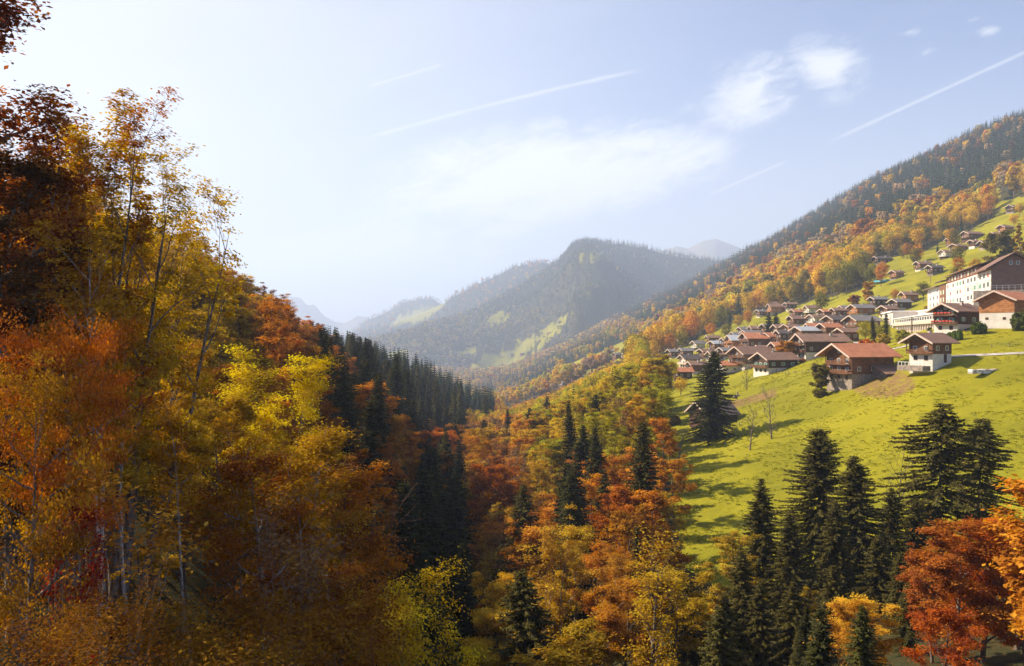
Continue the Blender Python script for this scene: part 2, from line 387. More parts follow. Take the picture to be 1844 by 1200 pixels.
# ------------------------------------------------------------------ trees
def tube(P, R, n=5):
    P = np.asarray(P, float); R = np.asarray(R, float)
    T = np.gradient(P, axis=0); T /= np.linalg.norm(T, axis=1)[:, None] + 1e-9
    ref = np.array([1., .13, .07]) if abs(T[0, 2]) > .5 else np.array([.05, .1, 1.])
    A = np.cross(T, ref); A /= np.linalg.norm(A, axis=1)[:, None] + 1e-9; B = np.cross(T, A)
    th = np.arange(n) * 2 * math.pi / n
    V = P[:, None] + R[:, None, None] * (np.cos(th)[None, :, None] * A[:, None] + np.sin(th)[None, :, None] * B[:, None])
    k = len(P); i = np.arange(k * n).reshape(k, n)
    Q = np.stack([i[:-1], np.roll(i[:-1], -1, 1), np.roll(i[1:], -1, 1), i[1:]], -1).reshape(-1, 4)
    return V.reshape(-1, 3), Q
class Bag:
    def __init__(s): s.V = []; s.Q = []; s.n = 0
    def add(s, VQ):
        V, Q = VQ; s.V.append(V); s.Q.append(Q + s.n); s.n += len(V)
    def get(s):
        if not s.V: return np.zeros((0, 3)), np.zeros((0, 4), int)
        return np.concatenate(s.V), np.concatenate(s.Q)
def cards(P, N, L, Wd, rng, T=None, bend=.18):
    n = len(P); N = N / (np.linalg.norm(N, axis=1)[:, None] + 1e-9)
    if T is None: T = rng.normal(size=(n, 3))
    T = T - N * (T * N).sum(1)[:, None]; T /= np.linalg.norm(T, axis=1)[:, None] + 1e-9
    S = np.cross(N, T); L = np.broadcast_to(L, n)[:, None]; Wd = np.broadcast_to(Wd, n)[:, None]
    V = np.stack([P + T * L, P + S * Wd + N * Wd * bend, P - T * L, P - S * Wd + N * Wd * bend], 1).reshape(-1, 3)
    return V, np.arange(4 * n).reshape(n, 4)
def arc(p0, d, L, up, n, rng, wob=.05):
    p = np.array(p0, float); d = np.array(d, float); d /= np.linalg.norm(d); P = [p.copy()]
    for k in range(n):
        d = d + np.array([0, 0, up / n]) + rng.normal(size=3) * wob; d /= np.linalg.norm(d)
        p = p + d * L / n; P.append(p.copy())
    return np.array(P)
def deciduous(seed, H=16, R=4.6, base=.28, nl=13000, leaf=.17, limbs=16, sub=5, shape='round', fan=.9, bark='bark', clump=.95, stems=1, spread=.0, up=.7, thin=1.0, trunk_r=None):
    """limbs from a tapering trunk, twigs from the limbs, leaves in sprays round the twig ends"""
    rng = np.random.default_rng(seed); wood = Bag(); cl = []; cw = []; nl = int(nl * .60); leaf *= 1.28
    for s in range(stems):
        az0 = s * 2.4 + rng.uniform(0, 1); lean = spread * (1 if stems > 1 else 0)
        hs = H * (1 - .12 * rng.random() * (s > 0)); r0 = (trunk_r or (.018 * H)) * (1 if stems == 1 else .7)
        T = arc((rng.normal() * .15 * (stems > 1), rng.normal() * .15 * (stems > 1), -1.5), (math.cos(az0) * lean, math.sin(az0) * lean, 1), hs * .93 + 1.5, .15, 12, rng, .035)
        rr = r0 * np.linspace(1.15, .05, len(T)); wood.add(tube(T, rr, 7))
        nb = max(5, limbs // stems)
        for k in range(nb):
            t = base + (.97 - base) * (k + rng.random() * .7) / nb
            i = t * (len(T) - 1); a = int(i); p0 = T[a] + (T[min(a + 1, len(T) - 1)] - T[a]) * (i - a)
            q = (t - base) / (1 - base)
            if shape == 'round': w = math.sqrt(max(0.05, 1 - (1.9 * (q - .42)) ** 2 * .8)) if q > .42 else .62 + .38 * q / .42
            elif shape == 'fan': w = .45 + .75 * q
            elif shape == 'cone': w = 1.08 - .85 * q
            else: w = .75
            az = k * 2.39996 + rng.normal() * .35 + az0; el = fan * (.35 + .75 * q) + rng.normal() * .12
            Lb = R * w * rng.uniform(.8, 1.15)
            if q > .9: Lb *= .7
            B = arc(p0, (math.cos(az) * math.cos(el), math.sin(az) * math.cos(el), math.sin(el)), Lb, up * .6, 7, rng, .09)
            rb = max(.02, r0 * (1 - t) * .62 + .012) * np.linspace(1, .18, len(B)); wood.add(tube(B, rb, 5))
            for j in range(sub):
                u = .3 + .7 * (j + rng.random()) / sub; i2 = u * (len(B) - 1); b = min(int(i2), len(B) - 2); ps = B[b] + (B[b + 1] - B[b]) * (i2 - b)
                d = B[b + 1] - B[b]; d = d / np.linalg.norm(d) + rng.normal(size=3) * .62 + np.array([0, 0, .22]); Ls = Lb * rng.uniform(.22, .42)
                S = arc(ps, d, Ls, up * .3, 4, rng, .12); wood.add(tube(S, max(.008, rb[b] * .45) * np.linspace(1, .25, len(S)), 4))
                cl.append(S[-1]); cw.append(1); cl.append(S[2]); cw.append(.3)
                if thin < 1:
                    for _ in range(2):
                        S2 = arc(S[rng.integers(1, 4)], d + rng.normal(size=3) * .5, Ls * .7, .3, 3, rng, .12); wood.add(tube(S2, .012 * np.linspace(1, .4, 4), 3)); cl.append(S2[-1]); cw.append(.6)
            cl.append(B[-1]); cw.append(1)
        cl.append(T[-1]); cw.append(1.2)
    cl = np.array(cl); cw = np.array(cw); cv = rng.random(len(cl))
    WV, WQ = wood.get()
    if nl == 0: return (WV, WQ), None
    pick = rng.choice(len(cl), nl, p=cw / cw.sum())
    cr = clump * R / 4.6 * rng.uniform(.6, 1.3, len(cl))
    # leaves lie in shallow layered sprays
    g = rng.normal(size=(nl, 3)) * np.array([1, 1, .40]) * cr[pick][:, None] * .54
    P = cl[pick] + g
    cen = np.array([0, 0, H * (base + .45 * (1 - base))])
    N = .8 * (P - cen) / R + rng.normal(size=(nl, 3)) * .55 + np.array([0, 0, .75])
    LV, LQ = cards(P, N, leaf * rng.uniform(.7, 1.3, nl), leaf * .6 * rng.uniform(.7, 1.3, nl), rng)
    lv = np.clip(.62 * cv[pick] + .38 * rng.random(nl), 0, 1)
    return (WV, WQ), (LV, LQ, lv)
def conifer(seed, H=22, R=3.6, step=.5, fr=.42, wid=.085, droop=.35, kind='spruce', bare=.06, dens=1.0):
    rng = np.random.default_rng(seed); wood = Bag(); P = []; Tn = []; Nn = []; Ls = []; Lv = []
    T = arc((0, 0, -1.5), (0, 0, 1), H + 1.4, .1, 14, rng, .012); wood.add(tube(T, H * .014 * np.linspace(1.1, .06, len(T)), 7))
    z = H * bare
    while z < H * .985:
        q = z / H
        if kind == 'spruce': rad = R * (1 - q) ** (.72 + .05 * (seed % 4)) * (min(1, .55 + q * 2.4)) + .12
        else: rad = R * (min(1, (1 - q) * 2.1) ** .6) * (.78 + .25 * math.sin(q * 19 + seed)) * (.7 if q < .2 else 1)
        nb = int(rng.integers(5, 8) * (1 if kind == 'spruce' else .8)); a0 = rng.random() * 6.28
        for k in range(nb):
            if rng.random() < (.05 if kind == 'spruce' else .06): continue
            az = a0 + k * 6.283 / nb + rng.normal() * .2; L = rad * rng.uniform(.6, 1.18) * (1 + .16 * math.sin(az * 2 + seed))
            el = (.28 if kind == 'spruce' else .1) * (q - .35) * 2.2 - .12
            i = (z + 1.5) / (H + 1.4) * (len(T) - 1); a = min(int(i), len(T) - 2); p0 = T[a] + (T[a + 1] - T[a]) * (i - a)
            n = max(3, int(L / .28 * dens)); s = np.linspace(.08, 1, n); dirh = np.array([math.cos(az), math.sin(az), 0]); side = np.array([-dirh[1], dirh[0], 0])
            c = p0 + dirh * (s * L * math.cos(el))[:, None]; c[:, 2] += s * L * math.sin(el) - droop * L * (s ** 1.4) * .55 + droop * L * (s ** 3) * .32
            if L > .7: wood.add(tube(np.vstack([p0, c[::max(1, n // 3)], c[-1:]]), np.linspace(.045, .008, 2 + len(c[::max(1, n // 3)])) * H / 20, 3))
            bv = rng.random()
            for sg in (-1, 1, 0):
                if sg == 0: d = np.tile(dirh, (n, 1)) + rng.normal(size=(n, 3)) * .15
                else: d = dirh * .75 + side * sg * .8 + rng.normal(size=(n, 3)) * .2; d[:, 2] -= .30 * (kind == 'spruce')
                fl = fr * (1.15 - .55 * s) * rng.uniform(.7, 1.25, n) * (1 if kind == 'spruce' else (.5 + .7 * s)) * min(1, .35 + L / 2.0)
                d[:, 2] -= rng.random() * .25; d /= np.linalg.norm(d, axis=1)[:, None]
                P.append(c + d * fl[:, None] * .8); Tn.append(d); Ls.append(fl)
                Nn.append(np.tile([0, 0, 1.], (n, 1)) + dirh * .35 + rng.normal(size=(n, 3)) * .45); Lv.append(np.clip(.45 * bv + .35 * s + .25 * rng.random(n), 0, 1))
        z += step * rng.uniform(.75, 1.25) * (1 if kind == 'spruce' else 1.05) * (.6 + .5 * (1 - q))
    P = np.vstack(P); Tn = np.vstack(Tn); Nn = np.vstack(Nn); Ls = np.concatenate(Ls); Lv = np.concatenate(Lv)
    LV, LQ = cards(P, Nn, Ls, np.minimum(Ls * .42, wid * 2.1), rng, Tn, -.5)
    return wood.get(), (LV, LQ, Lv)
def low_decid(seed, H=15, R=5, n=420, leaf=.62):
    """crown of lumps for trees some hundred metres off"""
    rng = np.random.default_rng(seed); wood = Bag()
    T = arc((0, 0, -1.5), (0, 0, 1), H * .8 + 1.5, .1, 4, rng, .05); wood.add(tube(T, H * .018 * np.linspace(1.1, .2, 5), 4))
    nc = max(6, n // 28)
    d = rng.normal(size=(nc, 3)); d /= np.linalg.norm(d, axis=1)[:, None]
    c = d * np.array([R * .72, R * .72, H * .34]) * rng.uniform(.55, 1.1, (nc, 1)) + np.array([0, 0, H * .6]); cv = rng.random(nc)
    pk = rng.integers(0, nc, n); e = rng.normal(size=(n, 3)); e /= np.linalg.norm(e, axis=1)[:, None]
    P = c[pk] + e * R * .36 * rng.uniform(.5, 1.15, (n, 1)) * np.array([1, 1, .8])
    N = e + .7 * d[pk] + rng.normal(size=(n, 3)) * .35 + np.array([0, 0, .3])
    LV, LQ = cards(P, N, leaf * rng.uniform(.6, 1.3, n), leaf * .7 * rng.uniform(.6, 1.3, n), rng)
    return wood.get(), (LV, LQ, np.clip(.55 * cv[pk] + .45 * rng.random(n), 0, 1))
def low_conif(seed, H=24, R=3.3, layers=16, nb=7):
    rng = np.random.default_rng(seed); wood = Bag()
    wood.add(tube(np.array([(0, 0, -1.5), (0, 0, H * .5), (0, 0, H)]), np.array([.3, .2, .03]), 4)); P = []; T = []; N = []; L = []; Wd = []
    for k in range(layers):
        q = (k + .6) / (layers + .3); z = H * (.06 + .94 * q); r = R * (1 - q) ** .85 + .25; a0 = rng.random() * 6
        for j in range(nb):
            az = a0 + j * 6.283 / nb + rng.normal() * .2; rr = r * rng.uniform(.7, 1.2); d = np.array([math.cos(az), math.sin(az), -.38 + .3 * q])
            P.append(np.array([0, 0, z + r * .12]) + d * rr * .55); T.append(d); N.append(np.array([d[0] * .7, d[1] * .7, 1.]) + rng.normal(size=3) * .2); L.append(rr * .56); Wd.append(rr * .3 + .12)
    P = np.array(P); LV, LQ = cards(P, np.array(N), np.array(L), np.array(Wd), rng, np.array(T), -.45)
    return wood.get(), (LV, LQ, rng.random(len(P)))

PROTO_N = [0]
def tree_meshes(name, data, bark, leafm):
    (WV, WQ), lf = data
    w = quads_mesh(name + '_trunk', WV, WQ, smooth=True); w.materials.append(bark); l = None
    if lf is not None:
        l = quads_mesh(name + '_crown', lf[0], lf[1], attrs={'lv': ('FACE', lf[2])}); l.materials.append(leafm)
    return w, l
def merged_mesh(name, data, bark, leafm):
    (WV, WQ), (LV, LQ, lv) = data
    V = np.concatenate([WV, LV]); Q = np.concatenate([WQ, LQ + len(WV)])
    m = quads_mesh(name, V, Q, np.concatenate([np.zeros(len(WQ)), np.ones(len(LQ))]), {'lv': ('FACE', np.concatenate([np.full(len(WQ), .5), lv]))})
    m.materials.append(bark); m.materials.append(leafm); return m
def plant(name, meshes, loc, rz, s, tcol, label, cat, group=None, sz=None, tilt=(0, 0)):
    r = empty(name, loc, rz); r.scale = (s, s, sz or s); r.rotation_euler = (tilt[0], tilt[1], rz); tag(r, label, cat, group)
    w, l = meshes
    a = bpy.data.objects.new('trunk', w); C.objects.link(a); a.parent = r
    if l is not None:
        b = bpy.data.objects.new('crown', l); C.objects.link(b); b.parent = r; b['tcol'] = [float(v) for v in tcol]
    return r

# colours of leaves in autumn (real-world albedo)
LEAF_K = .78
COL = dict(orange=(.62, .26, .026), gold=(.66, .41, .030), yellow=(.70, .55, .035), lime=(.47, .40, .03), rust=(.42, .15, .026), red=(.54, .115, .02),
           brown=(.33, .18, .08), olive=(.24, .20, .03), pale=(.46, .32, .18), spruce=(.044, .043, .013), fir=(.064, .056, .015), larch=(.42, .29, .04))
WORD = dict(orange='orange', gold='golden yellow', yellow='bright yellow', lime='yellow-green', rust='rusty brown', red='deep red', brown='brown half-bare', olive='olive green', pale='pale brown')

KINDS = {}
for k in range(6):
    KINDS[('d', k)] = tree_meshes('beech', deciduous(100 + k, H=16, R=4.9 + .3 * (k % 3), base=[.2, .3, .25, .34, .22, .3][k], nl=17000, leaf=.15, limbs=15, sub=4, clump=.78, shape=['round', 'round', 'cone', 'fan', 'round', 'fan'][k], fan=[.75, .9, .6, 1.05, .8, 1.0][k]), M['bark'], M['leaf'])
for k in range(4):
    KINDS[('n', k)] = tree_meshes('beech', deciduous(170 + k, H=16, R=4.9, base=[.34, .42, .36, .4][k], nl=30000, leaf=.10, limbs=15, sub=4, clump=.74, shape=['round', 'fan', 'cone', 'round'][k], fan=[.7, 1.0, .55, .85][k]), M['bark'], M['leaf'])
for k in range(3):
    KINDS[('s', k)] = tree_meshes('sparse_tree', deciduous(140 + k, H=16, R=4.2, base=.3, nl=5200, leaf=.12, limbs=20, sub=6, shape='fan', fan=1.1, thin=.5), M['bark_pale'] if k % 2 else M['bark'], M['leaf'])
for k in range(5):
    KINDS[('c', k)] = tree_meshes('spruce', conifer(200 + k, H=22, R=[4.2, 4.7, 3.8, 5.0, 4.4][k]), M['bark'], M['needle'])
for k in range(3):
    KINDS[('ld', k)] = tree_meshes('broadleaf', low_decid(260 + k, n=1500, leaf=.36), M['bark'], M['leaf'])
for k in range(3):
    KINDS[('lc', k)] = tree_meshes('fir', low_conif(270 + k, layers=24, nb=9), M['bark'], M['needle'])

# ---- where the woods stand, and of what
rng = np.random.default_rng(11)
def grid_pts(y0, y1, cell, xr=(-.72, .72)):
    out = []
    ys = np.arange(y0, y1, cell)
    for yv in ys:
        xs = np.arange(xr[0] * yv, xr[1] * yv, cell); out.append(np.stack([xs, np.full(len(xs), yv)], 1))
    P = np.concatenate(out); return P + rng.uniform(-.48, .48, P.shape) * cell
bands = [(44, 130, 7.8), (130, 320, 6.9), (320, 600, 7.6), (600, 1000, 10.5), (1000, 2100, 12.5), (2100, 4700, 16.0)]
PT = []; PS = []
for a, b, c in bands:
    q = grid_pts(a, b, c); PT.append(q); PS.append(np.full(len(q), c))
q = grid_pts(4700, 7200, 26); PT.append(q); PS.append(np.full(len(q), 26.))
PT = np.concatenate(PT); PS = np.concatenate(PS)
tx, ty = PT[:, 0], PT[:, 1]; tz, tl = height(tx, ty, True)
tpx = CX + F * tx / ty; tpy = HY - F * tz / ty
th_est = np.where(ty < 4700, 22., 26.)
ok = (tpx > -160) & (tpx < 2010) & (tpy - F * th_est / ty < hidden_row(tpx, ty) + 6) & (tpy - F * th_est / ty < 1230)
tx, ty, tz, tl, tpx, tpy, PS = [v[ok] for v in (tx, ty, tz, tl, tpx, tpy, PS)]
inm = meadow_mask(tx, ty, tz)
ok = ~inm; scat = vnoise(tx / 30, ty / 30, 8)
# lone trees and thickets on the village meadows
vill = inm & (ty > 260) & (ty < 1300) & (rng.random(len(tx)) < np.where(scat > .62, .22, .018))
ok |= vill
ok &= ~((tl == 5) | (tl == 4))
ok &= ~((ty > 5600) & (tl == 3) & (rng.random(len(ty)) < .3))
tx, ty, tz, tl, tpx, tpy, PS, vill = [v[ok] for v in (tx, ty, tz, tl, tpx, tpy, PS, vill)]
N = len(tx); r1, r2, r3 = rng.random(N), rng.random(N), rng.random(N)
patch = fbm(tx / 45, ty / 45, 12, 3); patch2 = fbm(tx / 160, ty / 160, 13, 3); patchf = fbm(tx / 300, ty / 300, 14, 4)
pc = np.full(N, .10)                       # chance of a conifer
# left ridge dark spruce stand and the shaded gorge
lr = (tpx < 890) & (ty > 330) & (ty < 900) | (tpx > 625) & (tpx < 850) & (ty > 215) & (ty < 900); pc = np.where(lr, .10 + .86 * np.clip((tpx - 540) / 60, 0, 1), pc)
gor = (np.abs(tpx - 770 - (tpy - 850) * .12) < 80) & (ty > 58) & (ty <= 330); pc = np.where(gor, .86, pc)
lm = (tpx > 560) & (tpx < 755) & (ty > 115) & (ty <= 330); pc = np.where(lm, .45, pc)
cen = (tpx > 850) & (tpx < 1240) & (ty < 160); pc = np.where(cen, .20, pc)
cen2 = (tpx > 830) & (tpx < 1240) & (ty >= 160) & (ty < 520); pc = np.where(cen2, .035, pc)
foot = (tpx > 1240) & (tpx < 1640) & (ty < 200); pc = np.where(foot, np.where(ty < 78, .93, .75), pc)
# right flank: dark spruce above, beeches below
belt = np.interp(tpx, [1000, 1130, 1180, 1250, 1300, 1400, 1480, 1550, 1640, 1700, 1850, 2010], [560, 570, 585, 560, 520, 462, 436, 408, 372, 350, 300, 280])
rf = (tpx > 1040) & (ty > 500) & (ty < 3300) & (tl == 0)
pc = np.where(rf, np.clip(.55 + (belt + 14 - tpy) / 16 + (patch2 - .5) * 2.0, .05, .94), pc)
fv = (tpx < 1180) & (ty > 900) & (ty < 3000) & (tl == 0) & (tpy > 600); pc = np.where(fv, np.clip(.16 + (patch2 - .5) * 3, .03, .85), pc)
mm = tl == 1; up = np.interp(tpy, [430, 530, 590, 650], [.99, .90, .45, .25]) + np.clip((tpx - 1060) / 120, 0, .6) + (patchf - .5) * 1.6
pc = np.where(mm, np.clip(up, .06, .97), pc)
pc = np.where((tl == 2) | (tl == 3), .9, pc)
pc = np.where(vill, .08, pc)
isc = r1 < pc
# leaf colour
pc = np.where((tpx < 560) & (ty < 250), .0, pc); isc = r1 < pc
names = list(COL)
def wpick(r, w):
    ks = list(w); c = np.cumsum([w[k] for k in ks]); c = c / c[-1]; return np.array([names.index(k) for k in ks])[np.searchsorted(c, r)]
rr = np.clip(.55 * r2 + .45 * np.clip((patch - .25) * 2, 0, 1), 0, .999)
left_n = (tpx < 560) & (ty < 330)
ci = wpick(rr, dict(gold=3, orange=3, rust=1.5, lime=1.0))
ci = np.where(left_n, wpick(rr, dict(rust=1.6, orange=3.2, gold=4.5)), ci)
ci = np.where((tpx >= 500) & (tpx < 830) & (ty < 420), wpick(rr, dict(rust=3.5, orange=4.5, gold=.8, brown=1)), ci)
ci = np.where(cen, wpick(rr, dict(brown=1.2, orange=4, gold=2.5, rust=1)), ci)
ci = np.where(cen2, wpick(rr, dict(orange=1.6 , gold=3.0, lime=2.2, brown=1.0, olive=.5)), ci)
ci = np.where((tpx > 830) & (tpx < 960) & (ty > 160) & (ty < 420), wpick(rr, dict(orange=4, gold=1.5, brown=1.5, rust=1)), ci)
ci = np.where((tpx > 960) & (ty >= 230) & (ty < 520) & (tpx < 1240), wpick(rr, dict(gold=3, lime=3.4, orange=.9, yellow=.8)), ci)
ci = np.where((tpx > 1240) & (ty < 200), wpick(rr, dict(orange=3, rust=2, red=1.5, gold=1.5)), ci)
ci = np.where(foot, wpick(rr, dict(orange=2, gold=3, lime=1, brown=1)), ci)
dbelt = tpy - belt
ci = np.where(rf & (dbelt < 35), wpick(rr, dict(orange=1.8, rust=1.2, gold=2.0, pale=2.6, brown=1.0, olive=.8)), ci)
ci = np.where(rf & (dbelt >= 35), wpick(rr, dict(rust=.5, orange=1.9, gold=3.2, olive=1.7, lime=1.6)), ci)
ci = np.where(mm, wpick(rr, dict(orange=1.2, gold=1.6, pale=2.4, olive=2.0, brown=.8, lime=1.2)), ci)
ci = np.where(fv, wpick(rr, dict(orange=1.5, pale=1.6, gold=2.6, lime=1.8, olive=.8)), ci)
ci = np.where(vill, wpick(rr, dict(gold=3, orange=1.2, olive=1.5, lime=1.5)), ci)
ci = np.where(isc, np.where(r3 < .6, names.index('spruce'), names.index('fir')), ci)
Carr = np.array([COL[k] for k in names])
tcol = Carr[ci] * np.where(isc, 1, LEAF_K)[:, None] * rng.uniform(.78, 1.2, (N, 1)) * rng.uniform(.93, 1.07, (N, 3))
tcol = np.where((mm & ~isc)[:, None], tcol * np.array([.72, .86, 1.0]), tcol)  # main mountain broadleaves tinted blue: distance haze put into the leaf colour
tcol = np.where((isc & (ty > 450))[:, None], np.array([.028, .043, .020]) * rng.uniform(.75, 1.3, (N, 1)), tcol)
hgt = np.where(isc, rng.uniform(15, 27, N), rng.uniform(11, 18.5, N)) * np.where(vill, .62, 1)
hgt = np.where((ty > 44) & (ty < 170) & (tpx > 800), hgt * .88, hgt)
hgt = np.where(ty > 4700, 34, hgt)
hgt = np.where((ty > 480) & (ty < 2100) & (tpx > 1000), hgt * np.where(isc, 1.12, 1.42), hgt)
hgt = np.where((ty > 2100) & (ty < 4700), hgt * 1.4, hgt)
hgt = np.where(lr & isc, np.maximum(hgt * 1.25, 20), hgt)
# ------------------------------------------------------------------ buildings
def wood_mat(name, col, var=.35):
    m, t, p = mat(name); c = t.n.new('ShaderNodeTexCoord'); s = t.n.new('ShaderNodeSeparateXYZ'); t.l.new(c.outputs['Object'], s.inputs[0])
    z = t.m('MULTIPLY', s.outputs[2], 4.2); pl = t.m('FRACT', z); gap = t.ramp(t.m('ABSOLUTE', t.m('SUBTRACT', pl, .5)), .40, .5)
    bd = t.noise(t.xyz(t.m('MULTIPLY', s.outputs[0], .35), t.m('MULTIPLY', s.outputs[1], .35), t.m('FLOOR', z)), 1.7, 3)
    wr = t.noise(c.outputs['Object'], .9, 5, .65)
    k = t.ramp(t.m('ADD', t.m('MULTIPLY', bd, .5), t.m('MULTIPLY', wr, .5)), .35, .65)
    cc = t.mix(k, tuple(v * (1 - var) for v in col) + (1,), tuple(v * (1 + var) for v in col) + (1,))
    t.l.new(t.mix(t.m('MULTIPLY', gap, .6), cc, tuple(v * .35 for v in col) + (1,)), p.inputs['Base Color']); p.inputs['Roughness'].default_value = .8
    b = t.n.new('ShaderNodeBump'); b.inputs['Distance'].default_value = .03; t.l.new(t.m('SUBTRACT', 1, gap), b.inputs['Height']); t.l.new(b.outputs[0], p.inputs['Normal'])
    return m
def roof_mat(name, col, var=.25, rough=.8):
    m, t, p = mat(name); c = t.n.new('ShaderNodeTexCoord'); s = t.n.new('ShaderNodeSeparateXYZ'); t.l.new(c.outputs['Object'], s.inputs[0])
    row = t.m('MULTIPLY', s.outputs[1], 2.6); fr = t.m('FRACT', row); off = t.m('MULTIPLY', t.m('FLOOR', row), .5)
    cx = t.m('ADD', t.m('MULTIPLY', s.outputs[0], 3.0), off)
    tile = t.n.new('ShaderNodeTexWhiteNoise'); tile.noise_dimensions = '2D'; t.l.new(t.xyz(t.m('FLOOR', cx), t.m('FLOOR', row), 0), tile.inputs['Vector'])
    big = t.noise(c.outputs['Object'], .45, 5, .65)
    k = t.m('ADD', t.m('MULTIPLY', tile.outputs[0], .35), t.m('MULTIPLY', t.ramp(big, .3, .7), .65))
    cc = t.mix(k, tuple(v * (1 - var) for v in col) + (1,), tuple(min(1, v * (1 + var)) for v in col) + (1,))
    t.l.new(t.mix(t.m('MULTIPLY', t.ramp(fr, .8, 1.0), .45), cc, tuple(v * .5 for v in col) + (1,)), p.inputs['Base Color']); p.inputs['Roughness'].default_value = rough
    b = t.n.new('ShaderNodeBump'); b.inputs['Distance'].default_value = .05; t.l.new(fr, b.inputs['Height']); t.l.new(b.outputs[0], p.inputs['Normal'])
    return m
M['wood_dark'] = wood_mat('dark_larch_boards', (.085, .042, .024))
M['wood_brown'] = wood_mat('brown_larch_boards', (.17, .075, .035))
M['wood_orange'] = wood_mat('honey_boards', (.36, .15, .05))
M['wood_grey'] = wood_mat('weathered_boards', (.22, .17, .14))
M['plaster'] = plain('white_plaster', (.60, .55, .48), .9, .10, .8, .1)
M['plaster_pink'] = plain('pink_plaster', (.66, .50, .43), .9, .08, .8, .1)
M['stone'] = plain('rough_stone', (.27, .22, .18), .95, .4, 1.6, .8)
M['concrete'] = plain('concrete', (.42, .38, .34), .9, .2, .7, .3)
M['roof_brown'] = roof_mat('brown_roof_tiles', (.20, .115, .08))
M['roof_red'] = roof_mat('red_roof_tiles', (.40, .155, .075))
M['roof_grey'] = roof_mat('grey_roof_slates', (.17, .155, .155))
M['roof_metal'] = roof_mat('pale_metal_roof', (.40, .42, .45), .12, .45)
M['roof_dark'] = roof_mat('dark_roof_tiles', (.085, .065, .06))
M['trim'] = plain('pale_trim', (.55, .42, .34), .7, .12, 2)
M['white'] = plain('white_paint', (.78, .76, .73), .5, .05, 2)
M['glass'] = plain('window_glass', (.035, .045, .055), .08, .3, .6); M['glass'].node_tree.nodes['Principled BSDF'].inputs['Specular IOR Level'].default_value = .8
M['shutter_green'] = plain('green_shutter', (.05, .24, .13), .6, .2, 3)
M['shutter_red'] = plain('red_blind', (.50, .10, .07), .6, .2, 3)
M['blind_green'] = plain('pale_green_blind', (.42, .56, .34), .7, .1, 3)
M['gable'] = wood_mat('mauve_brown_boards', (.23, .13, .10), .12)
M['flower'] = plain('geraniums', (.50, .06, .04), .8, .6, 9, .5)
M['metal'] = plain('galvanised_metal', (.45, .45, .45), .4, .1, 4, metallic=.7)
M['tarp'] = plain('blue_sheet', (.10, .36, .46), .5, .2, 1.2, .3)
M['car'] = plain('car_paint', (.62, .64, .66), .3, .03, 1)
M['tyre'] = plain('tyre_rubber', (.02, .02, .02), .8, .2, 4)
M['fence_wood'] = plain('grey_post', (.20, .14, .10), .9, .3, 5)
M['asphalt'] = plain('pale_gravel', (.38, .34, .31), .95, .15, .6)

def pm(name, verts, faces, m, parent=None, mats=None, mi=None):
    me = bpy.data.meshes.new(name); me.from_pydata(verts, [], faces); me.update()
    for q in (mats or [m]): me.materials.append(q)
    if mi: me.polygons.foreach_set('material_index', mi)
    o = bpy.data.objects.new(name, me); C.objects.link(o)
    if parent: o.parent = parent
    return o
class Box:
    def __init__(s): s.v = []; s.f = []; s.mi = []
    def b(s, x0, x1, y0, y1, z0, z1, m=0):
        n = len(s.v); x0, x1 = min(x0, x1), max(x0, x1); y0, y1 = min(y0, y1), max(y0, y1)
        s.v += [(x0, y0, z0), (x1, y0, z0), (x1, y1, z0), (x0, y1, z0), (x0, y0, z1), (x1, y0, z1), (x1, y1, z1), (x0, y1, z1)]
        s.f += [(n, n + 3, n + 2, n + 1), (n + 4, n + 5, n + 6, n + 7), (n, n + 1, n + 5, n + 4), (n + 1, n + 2, n + 6, n + 5), (n + 2, n + 3, n + 7, n + 6), (n + 3, n, n + 4, n + 7)]; s.mi += [m] * 6; return s
    def prism(s, prof, x0, x1, m=0):
        """profile in (y, z), extruded along x"""
        n = len(s.v); k = len(prof)
        s.v += [(x0, y, z) for y, z in prof] + [(x1, y, z) for y, z in prof]
        s.f += [tuple(range(n, n + k))[::-1], tuple(range(n + k, n + 2 * k))] + [(n + i, n + (i + 1) % k, n + k + (i + 1) % k, n + k + i) for i in range(k)]; s.mi += [m] * (k + 2); return s
    def o(s, name, mats, parent=None): return pm(name, s.v, s.f, None, parent, mats if isinstance(mats, list) else [mats], s.mi)
def window(parent, x, y, z, w, h, face, shutter=None, glass='glass', frame='white', name='window'):
    """face 'x': in the gable wall (looks along +x); 'y' / '-y': in a long wall. frame, pane, shutters"""
    def put(bx, a0, a1, z0, z1, d0, d1, m=0):
        if face == 'x': bx.b(x + d0, x + d1, y + a0, y + a1, z0, z1, m)
        elif face == 'y': bx.b(x + a0, x + a1, y + d0, y + d1, z0, z1, m)
        else: bx.b(x + a0, x + a1, y - d1, y - d0, z0, z1, m)
    f = Box(); e = .09
    put(f, -w/2 - e, w/2 + e, z - e, z, -.02, .075); put(f, -w/2 - e, w/2 + e, z + h, z + h + e, -.02, .07)
    put(f, -w/2 - e, -w/2, z + .002, z + h - .002, -.02, .07); put(f, w/2, w/2 + e, z + .002, z + h - .002, -.02, .07); put(f, -.03, .03, z + .003, z + h - .003, -.02, .06)
    if shutter:
        put(f, -w/2 - e - w*.5, -w/2 - e - .01, z, z + h, -.01, .05, 1); put(f, w/2 + e + .01, w/2 + e + w*.5, z, z + h, -.01, .05, 1)
    o = f.o(name, [M[frame], M[shutter or frame]], parent)
    g = Box(); put(g, -w/2 + .003, w/2 - .003, z + .003, z + h - .003, -.015, .03); g.o('pane', M[glass], o); return o
